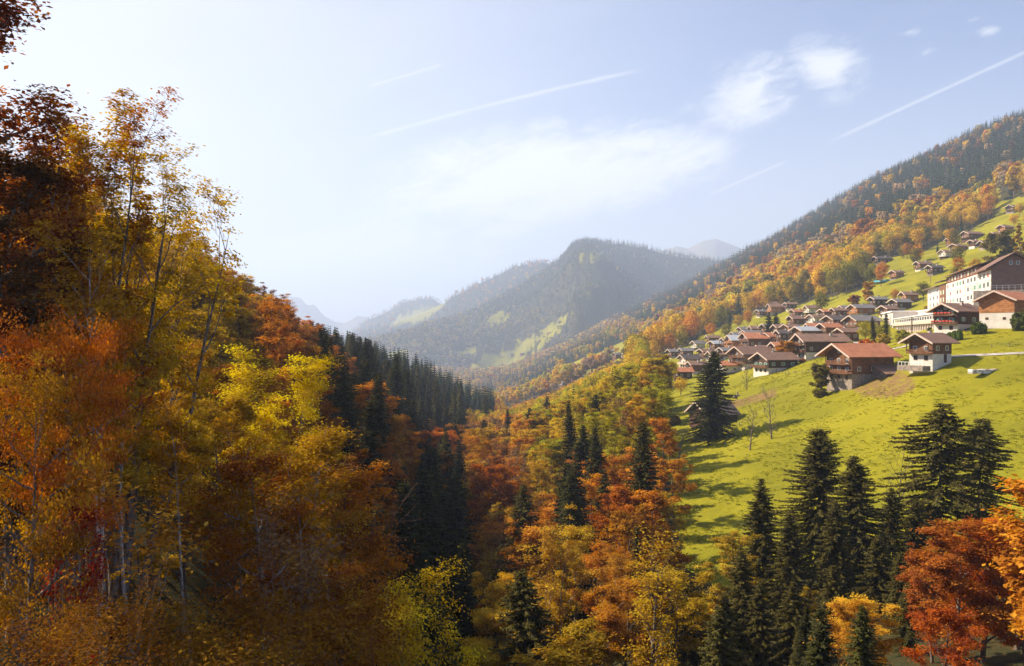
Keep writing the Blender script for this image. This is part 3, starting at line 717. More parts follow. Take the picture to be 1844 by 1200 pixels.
def chalet(loc, front, L=13, Wd=10, fl=2, hp=2.3, wood='wood_brown', roof='roof_brown', pitch=.42, over=1.3, detail=2, base='plaster', balc=1, shut=None, label='', group=None, name='chalet', cat='house', chim=1, seed=0, flowers=False):
    """x: along the ridge, gable front at +x; y: across. front = direction (degrees from +X) the gable looks"""
    rg = random.Random(seed); r = empty(name, loc, math.radians(front)); tag(r, label, cat, group)
    hs = 2.6; he = hp + hs * fl * .78; ap = he + Wd / 2 * pitch; a, b = L / 2, Wd / 2
    Box().b(-a, a, -b, b, -4.5, hp).o('plinth', M[base], r)
    i = .06
    Box().prism([(-b - i, hp), (b + i, hp), (b + i, he), (0, ap), (-b - i, he)], -a - i, a + i).o('wall', M[wood], r)
    ov = over; t = .24; ox = over * 1.25
    yo = b + ov; zo = he - ov * pitch
    Rf = Box().prism([(0, ap + .05), (yo, zo + .05), (yo, zo + t + .05), (0, ap + t + .07), (-yo, zo + t + .05), (-yo, zo + .05)], -a - ov * .8, a + ox).o('roof', M[roof], r)
    bb = Box()
    for xs in (a + ox + .003,):
        bb.prism([(0, ap - .12), (yo + .05, zo - .12), (yo + .05, zo + t + .1), (0, ap + t + .14)], xs, xs + .09); bb.prism([(0, ap + t + .14), (-yo - .05, zo + t + .1), (-yo - .05, zo - .12), (0, ap - .12)], xs, xs + .09)
    bb.o('barge_board', M['trim'], Rf)
    if chim:
        cx, cy = -a * .3 + rg.uniform(-1, 2), b * .35 * rg.choice([-1, 1]); zc = ap - abs(cy) * pitch
        ch = Box().b(cx - .4, cx + .4, cy - .35, cy + .35, zc - .3, zc + 1.35).o('chimney', M['concrete'], Rf)
        Box().b(cx - .52, cx + .52, cy - .47, cy + .47, zc + 1.352, zc + 1.47).o('cap', M['roof_dark'], ch)
    if detail >= 1:
        nf = max(1, int((he - hp) / 2.0)); nw = 3 if Wd > 8 else 2
        for k in range(nf):
            for j in range(nw):
                y = (j - (nw - 1) / 2) * Wd / nw * .95
                window(r, a + i, y, hp + .75 + k * 2.15, .95, 1.05, 'x', shut)
        if ap - he > 1.7: window(r, a + i, 0, he + .25, .7, .75, 'x', shut)
        for j in range(nw): 
            if detail >= 2: window(r, a, (j - (nw - 1) / 2) * Wd / nw * .9, hp - 1.5, .9, 1.0, 'x', None, frame='wood_brown')
        ns = max(2, int(L / 3.6))
        for sd, fc in ((b + i, 'y'), (-b - i, '-y')):
            if fc == '-y' and detail < 2: continue
            for j in range(ns):
                if rg.random() < .25: continue
                window(r, (j - (ns - 1) / 2) * L / ns, sd, hp + .9, .9, 1.0, fc, shut)
        Box().b(-a * .35 - .5, -a * .35 + .5, b + .004, b + .06, hp - 2.15, hp - .05).o('door', M['wood_dark'], r)
    if balc:
        for k in range(balc):
            zb = hp + .02 + k * 2.35
            if zb > he - 1.0: break
            yb = b - .1 if k == 0 else b * .8
            B = Box(); B.b(a + i + .002, a + 1.35, -yb, yb, zb, zb + .14); 
            B.b(a + 1.27, a + 1.35, -yb, yb, zb + .95, zb + 1.05)
            n = int(2 * yb / (.28 if detail >= 2 else .5))
            for q in range(n + 1):
                y = -yb + .06 + q * (2 * yb - .12) / n; B.b(a + 1.29, a + 1.33, y - .085, y + .085, zb + .142, zb + .948)
            for y in (-yb + .05, yb - .05): B.b(a + .1, a + 1.26, y - .04, y + .04, zb + .6, zb + 1.0)
            o = B.o('balcony', M[wood if wood != 'wood_dark' else 'wood_brown'], r)
            if flowers:
                fb = Box()
                for q in range(int(2 * yb / 1.1)): fb.b(a + 1.36, a + 1.6, -yb + .3 + q * 1.1, -yb + 1.1 + q * 1.1, zb + .75, zb + 1.05 + .1 * rg.random())
                fb.o('flower_boxes', M['flower'], o)
            if k == balc - 1:
                for y in (-yb + .1, yb - .1): P_ = Box(); P_.b(a + 1.18, a + 1.34, y - .08, y + .08, zb + 1.06, he - abs(y) * .0 - .2 if False else max(zb + 1.2, ap - (abs(y)) * pitch - .1)); P_.o('post', M['wood_dark'], r)
    return r

HOUSES = []      # (x, y, radius) kept clear of trees
def hloc(px, py, d=None):
    y = d or hit(px, py); x = (px - CX) / F * y
    z = hz(x, y); HOUSES.append((x, y, 9.0)); return (x, y, z), y

# the four big chalets at the meadow's upper edge
l, d = hloc(1548, 688, 214); HOUSES[-1] = (l[0], l[1], 16)
big1 = chalet((l[0], l[1], -12.6), 196, L=13, Wd=10, fl=2.6, hp=1.8, wood='wood_brown', roof='roof_red', pitch=.50, over=1.9, balc=2, detail=2, base='stone', label='big chalet with long orange-red tiled roof above the open meadow', seed=3, flowers=False, chim=0)
# lean-to barn against its front
w = Box(); w.prism([(5.0, -4), (10.2, -4), (10.2, 2.1), (5.0, 4.0)], -5.2, .2); w.o('lean_to_wall', M['wood_grey'], big1)
Box().prism([(5.0, 4.2), (11.1, 2.0), (11.1, 2.17), (5.0, 4.37)], -5.9, 1.0).o('lean_to_roof', M['roof_brown'], big1)
Box().b(-4.4, -2.0, 10.203, 10.28, -2.0, .5).o('barn_door', M['white'], big1)
l, d = hloc(1675, 655, 197); HOUSES[-1] = (l[0], l[1], 13)
big2 = chalet((l[0], l[1], -7.6), 203, L=6.4, Wd=6.6, fl=1.6, hp=2.5, wood='wood_brown', roof='roof_brown', pitch=.50, over=1.6, balc=1, detail=2, label='compact chalet with white ground floor and brown roof above the grass bank', seed=4, flowers=False)
Box().b(4.5, 7.2, -3.5, 3.8, -1.6, -.35).o('terrace', M['stone'], big2)
P_ = Box(); P_.b(6.9, 7.0, -3.4, 3.7, .45, .55)
for k in range(8): P_.b(6.9, 7.0, -3.4 + k, -3.3 + k, -.349, .449)
P_.o('terrace_rail', M['white'], big2)
l, d = hloc(1722, 578, 230); HOUSES[-1] = (l[0], l[1], 12)
big3 = chalet((l[0], l[1], hz(l[0], l[1]) + .6), 205, L=9, Wd=7.5, fl=2, hp=.9, wood='wood_dark', roof='roof_brown', pitch=.48, over=1.5, balc=2, detail=2, shut='shutter_green', label='dark chalet with green shutters behind the row of clipped bushes', seed=5, flowers=True)
l, d = hloc(1815, 574, 222); HOUSES[-1] = (l[0], l[1], 14)
big4 = chalet((l[0], l[1], hz(l[0], l[1]) + .3), 214, L=13, Wd=9, fl=1.8, hp=2.6, wood='wood_orange', roof='roof_red', pitch=.48, over=1.2, balc=0, detail=0, label='honey boarded barn over a white wall at the right end of the chalets', name='barn', cat='barn', seed=6, chim=0)
for yy_ in (-2.5, 2): window(big4, 6.5, yy_, .8, .6, .5, 'x', frame='wood_brown')
window(big4, -1.5, 4.5, .9, 1.0, .9, 'y', frame='wood_brown')

# long white school-like hotel: a facade running away from us
dv = Vector((.333, .943, 0)).normalized()
hot = empty('hotel', (863 / F * 262, 262, 0), math.atan2(dv.y, dv.x)); hot.scale = (-1, 1, 1); tag(hot, 'long white four-storey hotel with brown gable end on the hillside', 'hotel')
ZB = 11.0
def hot_part(s0, s1, z0, z1, mats, name, w0=0, w1=11, parent=None):   # s: metres away from the near corner; w: depth behind the facade
    return Box().b(-s1, -s0, -w1, -w0, z0, z1).o(name, mats, parent or hot)
# local frame: +x towards the near corner, facade at y = 0 looking to +y?  (fixed below by sign)
HS = 1.0
hot_part(0, 15.5, -6, 31, M['plaster_pink'], 'end_wall_block')
bpy.data.objects.remove(bpy.data.objects['end_wall_block'])
def fac_window(parent, s, z, w, h, gl):
    f = Box(); e = .10
    f.b(-s - w/2 - e, -s + w/2 + e, -.02, .10, z - e, z); f.b(-s - w/2 - e, -s + w/2 + e, -.02, .09, z + h, z + h + e)
    f.b(-s - w/2 - e, -s - w/2, -.02, .09, z + .002, z + h - .002); f.b(-s + w/2, -s + w/2 + e, -.02, .09, z + .002, z + h - .002); f.b(-s - .04, -s + .04, -.02, .07, z + .003, z + h - .003)
    o = f.o('window', [M['white']], parent)
    Box().b(-s - w/2 + .003, -s + w/2 - .003, -.015, .03, z + .003, z + h - .003).o('pane', M[gl], o)
hr = random.Random(9)
def wing(s0, s1, z0, ztop, nfl, wall, bays, per, attic=None, roofz=None, w=13, lab='wing'):
    Wb = hot_part(s0, s1, z0 - 12, ztop, M[wall], 'wall', 0, w)
    fh = (ztop - z0) / nfl; bl = (s1 - s0) / bays
    for k in range(nfl):
        Box().b(-s1, -s0, .003, .12, z0 + k * fh - .12, z0 + k * fh + .12).o('string_course', M['plaster_pink'], hot)
        for b_ in range(bays):
            for j in range(per):
                s = s0 + bl * (b_ + (j + .75) / (per + .5)); fac_window(hot, s, z0 + k * fh + fh * .32, min(2.9, bl / per * .46), fh * .5, hr.choice(['glass', 'glass', 'glass', 'shutter_red', 'shutter_green', 'blind_green']))
    for b_ in range(bays + 1):
        s = s0 + bl * b_; Box().b(-s - .14, -s + .14, .13, .2, z0 - 1, ztop).o('pilaster', M['plaster_pink'], hot)
fh = 3.15
wing(0, 82, ZB + .3, ZB + .3 + 3 * fh, 3, 'plaster', 4, 3)
hot_part(20.5, 82, ZB + .3 + 3 * fh + .003, ZB + .3 + 3 * fh + 2.9, M['wood_brown'], 'attic_wall', .05, 12.9)
for k in range(9): fac_window(bpy.data.objects['attic_wall'], 24 + k * 6.3, ZB + .3 + 3 * fh + .8, 1.7, 1.3, hr.choice(['glass', 'blind_green', 'white']))
for o in bpy.data.objects['attic_wall'].children: o.location.y = -.05
zt = ZB + .3 + 3 * fh
Box().prism([(1.6, zt + 2.75), (-6.5, zt + 5.2), (-14.6, zt + 2.75), (-14.6, zt + 3.05), (-6.5, zt + 5.5), (1.6, zt + 3.05)], -83.5, -20.5).o('roof', M['roof_brown'], hot)
Box().prism([(.06, zt + .003), (-13.1, zt + .003), (-13.1, zt + .9), (-6.5, zt + 4.9), (.06, zt + .9)], -20.4, .06).o('gable_wall', M['gable'], hot)
Box().b(.004, .16, -12.98, -.02, ZB - 9, zt - .003).o('end_wall', M['gable'], hot)
nr = Box().prism([(1.9, zt + .05), (-6.5, zt + 5.3), (-15, zt + .05), (-15, zt + .4), (-6.5, zt + 5.65), (1.9, zt + .4)], -20.3, 1.6).o('near_roof', M['roof_brown'], hot)
def end_window(y, z, w, h, x=.16):
    f = Box().b(x - .02, x + .09, y - w/2, y + w/2, z, z + h).o('window', M['white'], hot); Box().b(x + .091, x + .11, y - w/2 + .12, y + w/2 - .12, z + .12, z + h - .12).o('pane', M['glass'], f)
end_window(-5.6, zt + 1.6, 1.0, 1.2, .06); end_window(-7.6, zt + 1.6, 1.0, 1.2, .06); end_window(-10.4, zt - 2.6, 1.1, 1.2); end_window(-10.4, zt - 6.0, 1.1, 1.2)
# brown stair tower and white far wing, stepping down the slope
hot_part(82.003, 96, ZB - 9, ZB + 3 * fh + .8, M['wood_brown'], 'stair_tower', -.4, 12)
for k in range(3):
    for j in range(2): fac_window(bpy.data.objects['stair_tower'], 85.6 + j * 6.2, ZB - .6 + k * 3.2, 2.0, 1.6, 'blind_green')
for o in bpy.data.objects['stair_tower'].children: o.location.y = .4
Box().prism([(2.2, ZB + 11.0), (-6, ZB + 12.6), (-14, ZB + 11.0), (-14, ZB + 11.3), (-6, ZB + 12.9), (2.2, ZB + 11.3)], -97.5, -81.5).o('tower_roof', M['roof_dark'], hot)
wing(96.003, 131, ZB + .2, ZB + .2 + 3 * fh, 3, 'plaster', 1, 3)
Box().prism([(2.0, ZB + 9.5), (-6, ZB + 11.6), (-14, ZB + 9.5), (-14, ZB + 9.85), (-6, ZB + 11.95), (2.0, ZB + 9.85)], -133, -96.5).o('wing_roof', M['roof_brown'], hot)
for s in np.linspace(0, 135, 12):
    x = hot.location.x + dv.x * s; y = hot.location.y + dv.y * s; HOUSES.append((x + 5, y, 13))
# low terrace building in front
dl = dv
low = empty('terrace_building', ((1700 - CX) / F * 242, 242, 0), math.atan2(dl.y, dl.x)); low.scale = (-1, 1, 1); tag(low, 'low flat-roofed white building with ribbon windows below the hotel', 'building')
def lowb(s0, s1, w0, w1, z0, z1, m, name, parent=None): return Box().b(-s1, -s0, -w1, -w0, z0, z1).o(name, M[m], parent or low)
LZ = 1.2
lowb(-8, 128, 0, 9, LZ + 2.1, LZ + 5.0, 'plaster', 'upper_wall'); lowb(-8, 128, .9, 9, LZ - 7, LZ + 2.097, 'plaster_pink', 'lower_wall')
lowb(-8.6, 128.6, -.5, 9.6, LZ + 5.003, LZ + 5.35, 'white', 'roof')
lowb(-8.3, 128.3, -.25, -.003, LZ + 2.0, LZ + 3.15, 'trim', 'parapet')
for k in range(22):
    s = 2 + k * 5.6
    f = Box().b(-s - 2.1, -s + 2.1, -.004, .08, LZ + 3.25, LZ + 4.65).o('window', M['white'], low); Box().b(-s - 1.85, -s + 1.85, .081, .10, LZ + 3.4, LZ + 4.5).o('pane', M['glass'], f)
    f = Box().b(-s - 1.9, -s + 1.9, -.9, -.84, LZ - .2, LZ + 1.7).o('window', M['wood_brown'], low); Box().b(-s - 1.6, -s + 1.6, -.838, -.82, LZ + .0, LZ + 1.5).o('pane', M['glass'], f)
    Box().b(-s - 2.95, -s - 2.65, -.5, -.2, LZ - 3, LZ + 1.997).o('column', M['white'], low)
for s in np.linspace(-5, 128, 14): HOUSES.append((low.location.x + dl.x * s + 3, low.location.y + dl.y * s, 10))
fa = empty('annex', (low.location.x + dl.x * 129, low.location.y + dl.y * 129, 0), math.atan2(dl.y, dl.x)); fa.scale = (-1, 1, 1); tag(fa, 'box-shaped glazed annex with red-brown panels at the left end of the terrace building', 'building')
Box().b(-46, -.01, -12, .3, LZ - 10, LZ + 8.4).o('wall', M['plaster'], fa); Box().b(-46.6, .5, -12.6, .9, LZ + 8.403, LZ + 9.0).o('roof', M['white'], fa)
Box().b(.01, 62, -16, -9.9, LZ - 8, LZ + 8.2).o('wall', M['plaster_pink'], fa); Box().b(.51, 62.5, -16.5, -9.5, LZ + 8.203, LZ + 8.7).o('roof', M['white'], fa)
for k in range(7):
    s = 4 + k * 6.3
    for q in range(3):
        f = Box().b(-s - 2.3, -s + 2.3, .301, .36, LZ - 3.0 + q * 3.3, LZ - .5 + q * 3.3).o('window', M['white'], fa); Box().b(-s - 2.0, -s + 2.0, .361, .38, LZ - 2.8 + q * 3.3, LZ - .7 + q * 3.3).o('pane', M['wood_brown' if q == 0 else 'glass' if q == 1 else 'plaster_pink'], f)
    Box().b(-s - 3.3, -s - 3.0, .301, .7, LZ - 5, LZ + 7.1).o('column', M['white'], fa)
# retaining wall with railing under the brown gable end
x0, y0 = 830 / F * 256, 256.; x1, y1 = 1010 / F * 240, 240.
def bar(bx, p, q, w, h, m=0):
    p = Vector(p); q = Vector(q); d = (q - p); n = Vector((-d.y, d.x, 0)).normalized() * w / 2; u = Vector((0, 0, h)); k = len(bx.v)
    bx.v += [tuple(v) for v in (p - n, p + n, q + n, q - n, p - n + u, p + n + u, q + n + u, q - n + u)]
    bx.f += [(k, k + 3, k + 2, k + 1), (k + 4, k + 5, k + 6, k + 7), (k, k + 1, k + 5, k + 4), (k + 1, k + 2, k + 6, k + 5), (k + 2, k + 3, k + 7, k + 6), (k + 3, k, k + 4, k + 7)]; bx.mi += [m] * 6
B = Box(); bar(B, (x0 + .2, y0, 2), (x1, y1, 2), .8, 11.5)
rw = B.o('retaining_wall', M['stone']); tag(rw, 'rough stone retaining wall with a railing below the hotel gable end', 'wall')
B = Box()
for k in range(17):
    q = k / 16; X_, Y_ = x0 + (x1 - x0) * q, y0 + (y1 - y0) * q; B.b(X_ - .05, X_ + .05, Y_ - .05, Y_ + .05, 13.5, 15.0)
bar(B, (x0, y0, 15.0), (x1, y1, 15.0), .08, .1); bar(B, (x0, y0, 14.3), (x1, y1, 14.3), .06, .08)
B.o('railing', M['metal'], rw)

# village chalets: column, row of the foot, width seen (photo px), distance or 0, wood, roof, detail, label
VILL = [
 (1396,668,78,268,'wood_dark','roof_brown',2,'dark chalet with green shutters standing lowest, behind the fruit trees','shutter_green'),
 (1478,640,100,252,'wood_dark','roof_brown',2,'broad dark chalet with long brown roof left of the orange-roofed chalet',None),
 (1352,660,76,300,'wood_brown','roof_brown',2,'brown chalet behind the lowest dark chalet',None),
 (1366,628,66,335,'wood_brown','roof_red',2,'chalet with reddish roof and two skylights in the village middle',None),
 (1334,630,54,345,'wood_orange','roof_metal',2,'orange boarded chalet with pale metal roof',None),
 (1312,645,36,330,'wood_brown','roof_grey',1,'small grey-roofed house right of the big spruce',None),
 (1242,660,38,380,'plaster_pink','roof_dark',2,'pink plastered house with dark roof left of the big spruce',None),
 (1256,672,28,350,'wood_brown','roof_brown',1,'brown gabled house touching the big spruce on its left',None),
 (1230,684,30,330,'wood_dark','roof_red',1,'low red-roofed shed at the edge of the golden wood',None),
 (1311,674,36,300,'plaster','roof_red',1,'white walled house with red roof behind the big spruce',None),
 (1214,642,22,520,'wood_brown','roof_grey',1,'grey-roofed house at the left end of the village',None),
 (1236,640,24,500,'wood_brown','roof_grey',1,'second grey-roofed house from the left end of the village',None),
 (1228,624,20,560,'wood_dark','roof_brown',1,'tall dark house among yellow trees left of the village',None),
 (1224,606,26,640,'wood_brown','roof_grey',1,'grey-roofed house above the tall dark house on the left',None),
 (1284,618,24,480,'wood_brown','roof_brown',1,'small brown house above the big spruce',None),
 (1292,630,30,430,'wood_brown','roof_metal',1,'long low house with pale roof behind the big spruce top',None),
 (1330,613,26,440,'wood_brown','roof_grey',1,'grey-roofed chalet in the upper row, left one',None),
 (1354,612,36,420,'wood_dark','roof_grey',1,'wide slate-roofed chalet in the upper row',None),
 (1362,603,24,470,'wood_brown','roof_brown',1,'little brown chalet above the slate-roofed one',None),
 (1387,601,34,450,'wood_brown','roof_grey',1,'brown chalet with grey roof under two dark firs',None),
 (1391,616,30,400,'wood_brown','roof_red',1,'red-roofed chalet right of the slate-roofed one',None),
 (1414,616,30,390,'wood_dark','roof_dark',1,'black-roofed chalet left of the white-roofed house',None),
 (1424,602,28,400,'wood_orange','roof_brown',1,'honey boarded chalet left of the metal roof',None),
 (1450,606,46,372,'wood_brown','roof_metal',1,'long chalet with pale metal roof above the broad dark chalet',None),
 (1494,604,40,345,'wood_brown','roof_red',1,'orange-roofed house with a skylight above the broad dark chalet',None),
 (1438,586,36,470,'wood_brown','roof_brown',1,'brown-roofed house right of the two dark firs',None),
 (1472,586,32,440,'plaster','roof_brown',1,'white plastered chalet with red windows',None),
 (1436,572,24,600,'wood_brown','roof_red',1,'red-brown cottage below the long red chalet',None),
 (1464,570,28,520,'plaster','roof_brown',1,'pale gabled chalet above the white plastered one',None),
 (1490,574,28,470,'wood_brown','roof_red',1,'brown gabled chalet left of the balcony chalets',None),
 (1372,570,20,680,'wood_brown','roof_grey',1,'grey-roofed house at the left end of the long red chalet',None),
 (1400,564,38,680,'wood_orange','roof_brown',1,'long red-boarded chalet on the bank',None),
 (1424,557,22,690,'wood_dark','roof_brown',1,'dark chalet at the right end of the long red chalet',None),
 (1394,531,14,950,'wood_dark','roof_grey',0,'grey-roofed hut in the clearing above the village, left one',None),
 (1408,531,13,950,'wood_brown','roof_grey',0,'grey-roofed hut in the clearing above the village, right one',None),
 (1394,544,14,850,'wood_brown','roof_brown',0,'brown hut in the middle of the clearing above the village',None),
 (1392,554,14,780,'wood_brown','roof_brown',0,'brown hut at the foot of the clearing above the village',None),
 (1510,592,52,350,'wood_brown','roof_dark',2,'dark-roofed chalet with three balconies, left of its twin',None),
 (1553,594,60,335,'wood_brown','roof_grey',2,'grey-roofed chalet with three balconies beside the annex',None),
 (1526,568,26,470,'wood_brown','roof_grey',1,'slate-roofed chalet behind the balcony chalets',None),
 (1552,568,44,455,'wood_orange','roof_grey',1,'wide orange chalet with grey roof behind the balcony chalets',None),
 (1582,552,30,500,'wood_dark','roof_grey',1,'low dark chalet under the orange maple',None),
 (1622,558,36,440,'wood_dark','roof_grey',1,'dark chalet with flat-pitched roof left of the hotel',None),
 (1638,544,26,480,'wood_orange','roof_brown',1,'honey-coloured chalet just left of the hotel wing',None),
 (1684,494,26,440,'wood_dark','roof_dark',1,'dark barn roof rising behind the hotel tower',None),
 (1663,486,28,520,'wood_brown','roof_brown',1,'tall brown chalet on the meadow left of the hotel roof',None),
 (1615,497,22,540,'wood_orange','roof_brown',1,'orange chalet beside the blue sheet',None),
 (1588,476,32,600,'wood_dark','roof_dark',1,'wide dark barn below the beech wood',None),
 (1750,432,36,560,'wood_brown','roof_brown',1,'wide brown chalet high on the meadow',None),
 (1714,441,18,600,'wood_brown','roof_brown',0,'small chalet with white terrace wall high on the meadow',None),
 (1757,445,16,520,'wood_dark','roof_brown',0,'dark hut right of the tree group above the hotel',None),
 (1776,448,14,500,'wood_dark','roof_dark',0,'little dark hut just above the hotel roof',None),
 (1726,454,30,500,'wood_orange','roof_brown',1,'orange boarded chalet above the hotel roof',None),
 (1706,465,26,500,'plaster','roof_brown',1,'white chalet above the hotel roof, left of the orange one',None),
 (1811,420,26,540,'wood_orange','roof_brown',1,'orange-brown chalet near the poplar',None),
 (1797,432,20,520,'wood_brown','roof_brown',0,'low brown hut below the chalet near the poplar',None),
 (1826,382,26,650,'wood_dark','roof_dark',1,'dark chalet at the right edge of the upper meadow',None),
 (1757,360,22,760,'wood_brown','roof_brown',0,'brown barn on the top meadow, right one',None),
 (1526,612,26,330,'wood_brown','roof_brown',1,'brown chalet in front of the dark-roofed balcony chalet',None),
 (1408,640,26,310,'wood_brown','roof_red',1,'little red-roofed chalet squeezed behind the lowest dark chalet',None),
 (1380,646,30,320,'wood_orange','roof_brown',1,'honey boarded gable just above the lowest dark chalet roof',None),
 (1290,652,26,360,'plaster','roof_brown',1,'pale house with brown roof right behind the big spruce',None),
 (1272,646,24,400,'wood_brown','roof_brown',1,'brown roofed house left of the grey-roofed one behind the spruce',None),
 (1340,646,30,330,'wood_brown','roof_brown',1,'brown chalet between the metal-roofed and the lowest chalets',None),
 (1312,625,24,430,'wood_brown','roof_dark',1,'dark-roofed house left of the orange boarded chalet',None),
 (1406,602,26,430,'wood_brown','roof_brown',1,'brown chalet right of the one under two dark firs',None),
 (1468,604,24,400,'wood_brown','roof_red',1,'red-brown roof between the metal-roofed and skylight houses',None),
 (1512,572,24,480,'wood_brown','roof_brown',1,'brown chalet left of the slate-roofed back-row chalet',None),
 (1340,600,20,560,'wood_brown','roof_grey',1,'small grey roof at the upper left of the village',None),
 (1258,626,20,540,'plaster','roof_grey',1,'pale grey-roofed house left of the spruce top',None),
 (1600,570,26,450,'wood_brown','roof_brown',1,'brown chalet just behind the annex',None),
 (1730,356,18,780,'wood_dark','roof_dark',0,'dark barn on the top meadow, left one',None),
]
FAR = [(1098,638,16),(1131,640,20),(1094,652,22),(1172,620,15),(1222,601,17),(995,697,24),(1036,684,24),(1016,692,18),(920,713,18),(937,713,13),(905,713,14),(921,647,12),(941,640,11),(843,639,10),(1008,584,6),(1112,646,15),(1150,634,14)]
FW = ['brown boarded','pale walled','weathered grey']*6
FP = ['on the far bank above the golden wood','right of the far bank houses','lowest on the far bank','alone on the slope left of the village','above the yellow trees left of the village','leftmost of the row above the orange wood','rightmost of the row above the orange wood','in the middle of the row above the orange wood','on the valley floor','at the right of the valley floor group','at the left of the valley floor group','on the sunny clearing across the valley','beside the road on the far clearing','on the left clearing across the valley','high on the far clearing under the peak','at the middle of the far bank','at the right end of the far bank']
for i, (px, py, wpx, d, wd, rf_, dt, lb, sh) in enumerate(VILL):
    loc, y = hloc(px, py, d); y0 = y
    py_g = HY - F * loc[2] / y
    if abs(py_g - py) > 5:                    # stand it where the line of sight really meets the land, near the surveyed distance
        cand = _scan[(_scan > d * .72) & (_scan < d * 1.5)]; r = np.abs(HY - F * height((px - CX) / F * cand, cand) / cand - py) + np.abs(np.log(cand / d)) * 8
        y = float(cand[int(np.argmin(r))]); x = (px - CX) / F * y; loc = (x, y, hz(x, y)); HOUSES[-1] = (x, y, 9)
    real = wpx * y / F; L_ = min(20, max(6.5, real * .78)); W_ = min(11, max(5.5, L_ * .72))
    front = 188 + random.Random(i).uniform(-5, 16) + math.degrees(math.atan2(-(px - CX), F)) * .12
    HOUSES[-1] = (loc[0], loc[1], .6 * L_ + 2)
    chalet((loc[0], loc[1], loc[2] - .1), front, L=L_, Wd=W_, fl=1.6 if wpx / F * y < 16 else 2.1, hp=[.6, .9, 1.3][dt], wood=wd, roof=rf_, pitch=.40 + .12 * random.Random(i + 50).random(), over=1.2, detail=dt, base=['plaster', 'stone', 'plaster', 'wood_dark', 'wood_grey'][i % 5] if dt < 2 else 'plaster', balc=[0, 1, 3 if 'three' in lb else 2][dt], shut=sh, label=lb, group='chalets of the hillside village', seed=20 + i)
for i, (px, py, wpx) in enumerate(FAR):
    y = hit(px, py, 400); x = (px - CX) / F * y; HOUSES.append((x, y, 11)); W_ = min(16, max(9, wpx * y / F))
    chalet((x, y, hz(x, y) - .8), 195 + (i * 37) % 30, L=W_, Wd=W_ * .72, fl=2, hp=2.0, base=['wood_brown', 'stone', 'wood_grey'][i % 3], wood=['wood_brown', 'plaster', 'wood_grey'][i % 3], roof=['roof_grey', 'roof_brown', 'roof_dark'][i % 3], detail=1 if y < 1500 else 0, balc=0, label=f'{FW[i]} house {FP[i]}', group='far houses of the valley', seed=90 + i, name='house')
# hut behind the big spruce
x, y, z = spot(1284, 226); chalet((x, y, z + .2), 198, L=9.5, Wd=9.5, fl=1, hp=1.2, wood='wood_dark', roof='roof_dark', base='wood_dark', pitch=.62, over=.9, detail=0, balc=0, chim=0, label='old dark hay barn half hidden behind the big lone spruce', name='barn', cat='barn', seed=7); HOUSES.append((x, y, 9))
HA = np.array(HOUSES)

# clipped bushes, car, blue sheet, trough, fences, wood pile
def bush_mesh(seed, n=1500, R=1.0, leaf=.1):
    rg = np.random.default_rng(seed); e = rg.normal(size=(n, 3)); e /= np.linalg.norm(e, axis=1)[:, None]
    P = e * R * (1 + .16 * np.sin(e[:, :1] * 7) * np.cos(e[:, 1:2] * 6)) * rg.uniform(.75, 1.03, (n, 1)); P[:, 2] += R * .8
    V, Q = cards(P, e + rg.normal(size=(n, 3)) * .4, leaf * 1.2, leaf, rg); m = quads_mesh('bush', V, Q, attrs={'lv': ('FACE', rg.random(n))}); m.materials.append(M['needle']); return m

def lane(name, pts, w, m):
    P = []
    for (a, b) in zip(pts[:-1], pts[1:]):
        for k in range(12): P.append((a[0] + (b[0] - a[0]) * k / 12, a[1] + (b[1] - a[1]) * k / 12))
    P.append(pts[-1]); P = [((px - CX) / F * d, d) for px, d in P]; v = []; n = len(P)
    for k, (x, y) in enumerate(P):
        q0, q1 = P[max(0, k - 1)], P[min(n - 1, k + 1)]; dx, dy = q1[0] - q0[0], q1[1] - q0[1]; L = math.hypot(dx, dy); nx_, ny_ = -dy / L * w / 2, dx / L * w / 2
        for j in range(4):
            q = -1 + 2 * j / 3; X_, Y_ = x + nx_ * q, y + ny_ * q; v.append((X_, Y_, hz(X_, Y_) + .12))
    o = pm(name, v, [(4 * k + j, 4 * k + j + 1, 4 * k + j + 5, 4 * k + j + 4) for k in range(n - 1) for j in range(3)], m); tag(o, kind='structure'); return o
lane('lane', [(1552, 250), (1600, 243), (1660, 232), (1700, 212)], 3.0, M['asphalt'])
lane('path', [(1712, 200), (1760, 196), (1850, 190)], 2.0, M['asphalt'])
lane('road', [(1570, 300), (1540, 320), (1500, 330), (1460, 345), (1400, 390), (1330, 420), (1270, 450), (1200, 480)], 4.2, M['asphalt'])
bm0 = bush_mesh(1); bmr = bush_mesh(2, 1400, 1.0, .13); bmr.materials.clear(); bmr.materials.append(M['leaf'])
LEAF_B = 1
ORD = ['leftmost', 'second', 'third', 'fourth', 'fifth', 'sixth', 'seventh']
for k in range(7):
    px = 1676 + k * 8.6; y = 219 - k * .9; x = (px - CX) / F * y; py_t = 592 - k * 2.1
    o = bpy.data.objects.new('clipped_bush', bm0); C.objects.link(o); o.location = (x, y, hz(x, y) - .2); o.scale = (.85, .85, 1.15 + .1 * k); o['tcol'] = [.10, .13, .025]
    tag(o, f'clipped round bush, {ORD[k]} from the left in the row before the dark green-shuttered chalet' if k else 'clipped round bush, leftmost in the row before the green-shuttered chalet', 'bush', 'clipped bushes in a row')
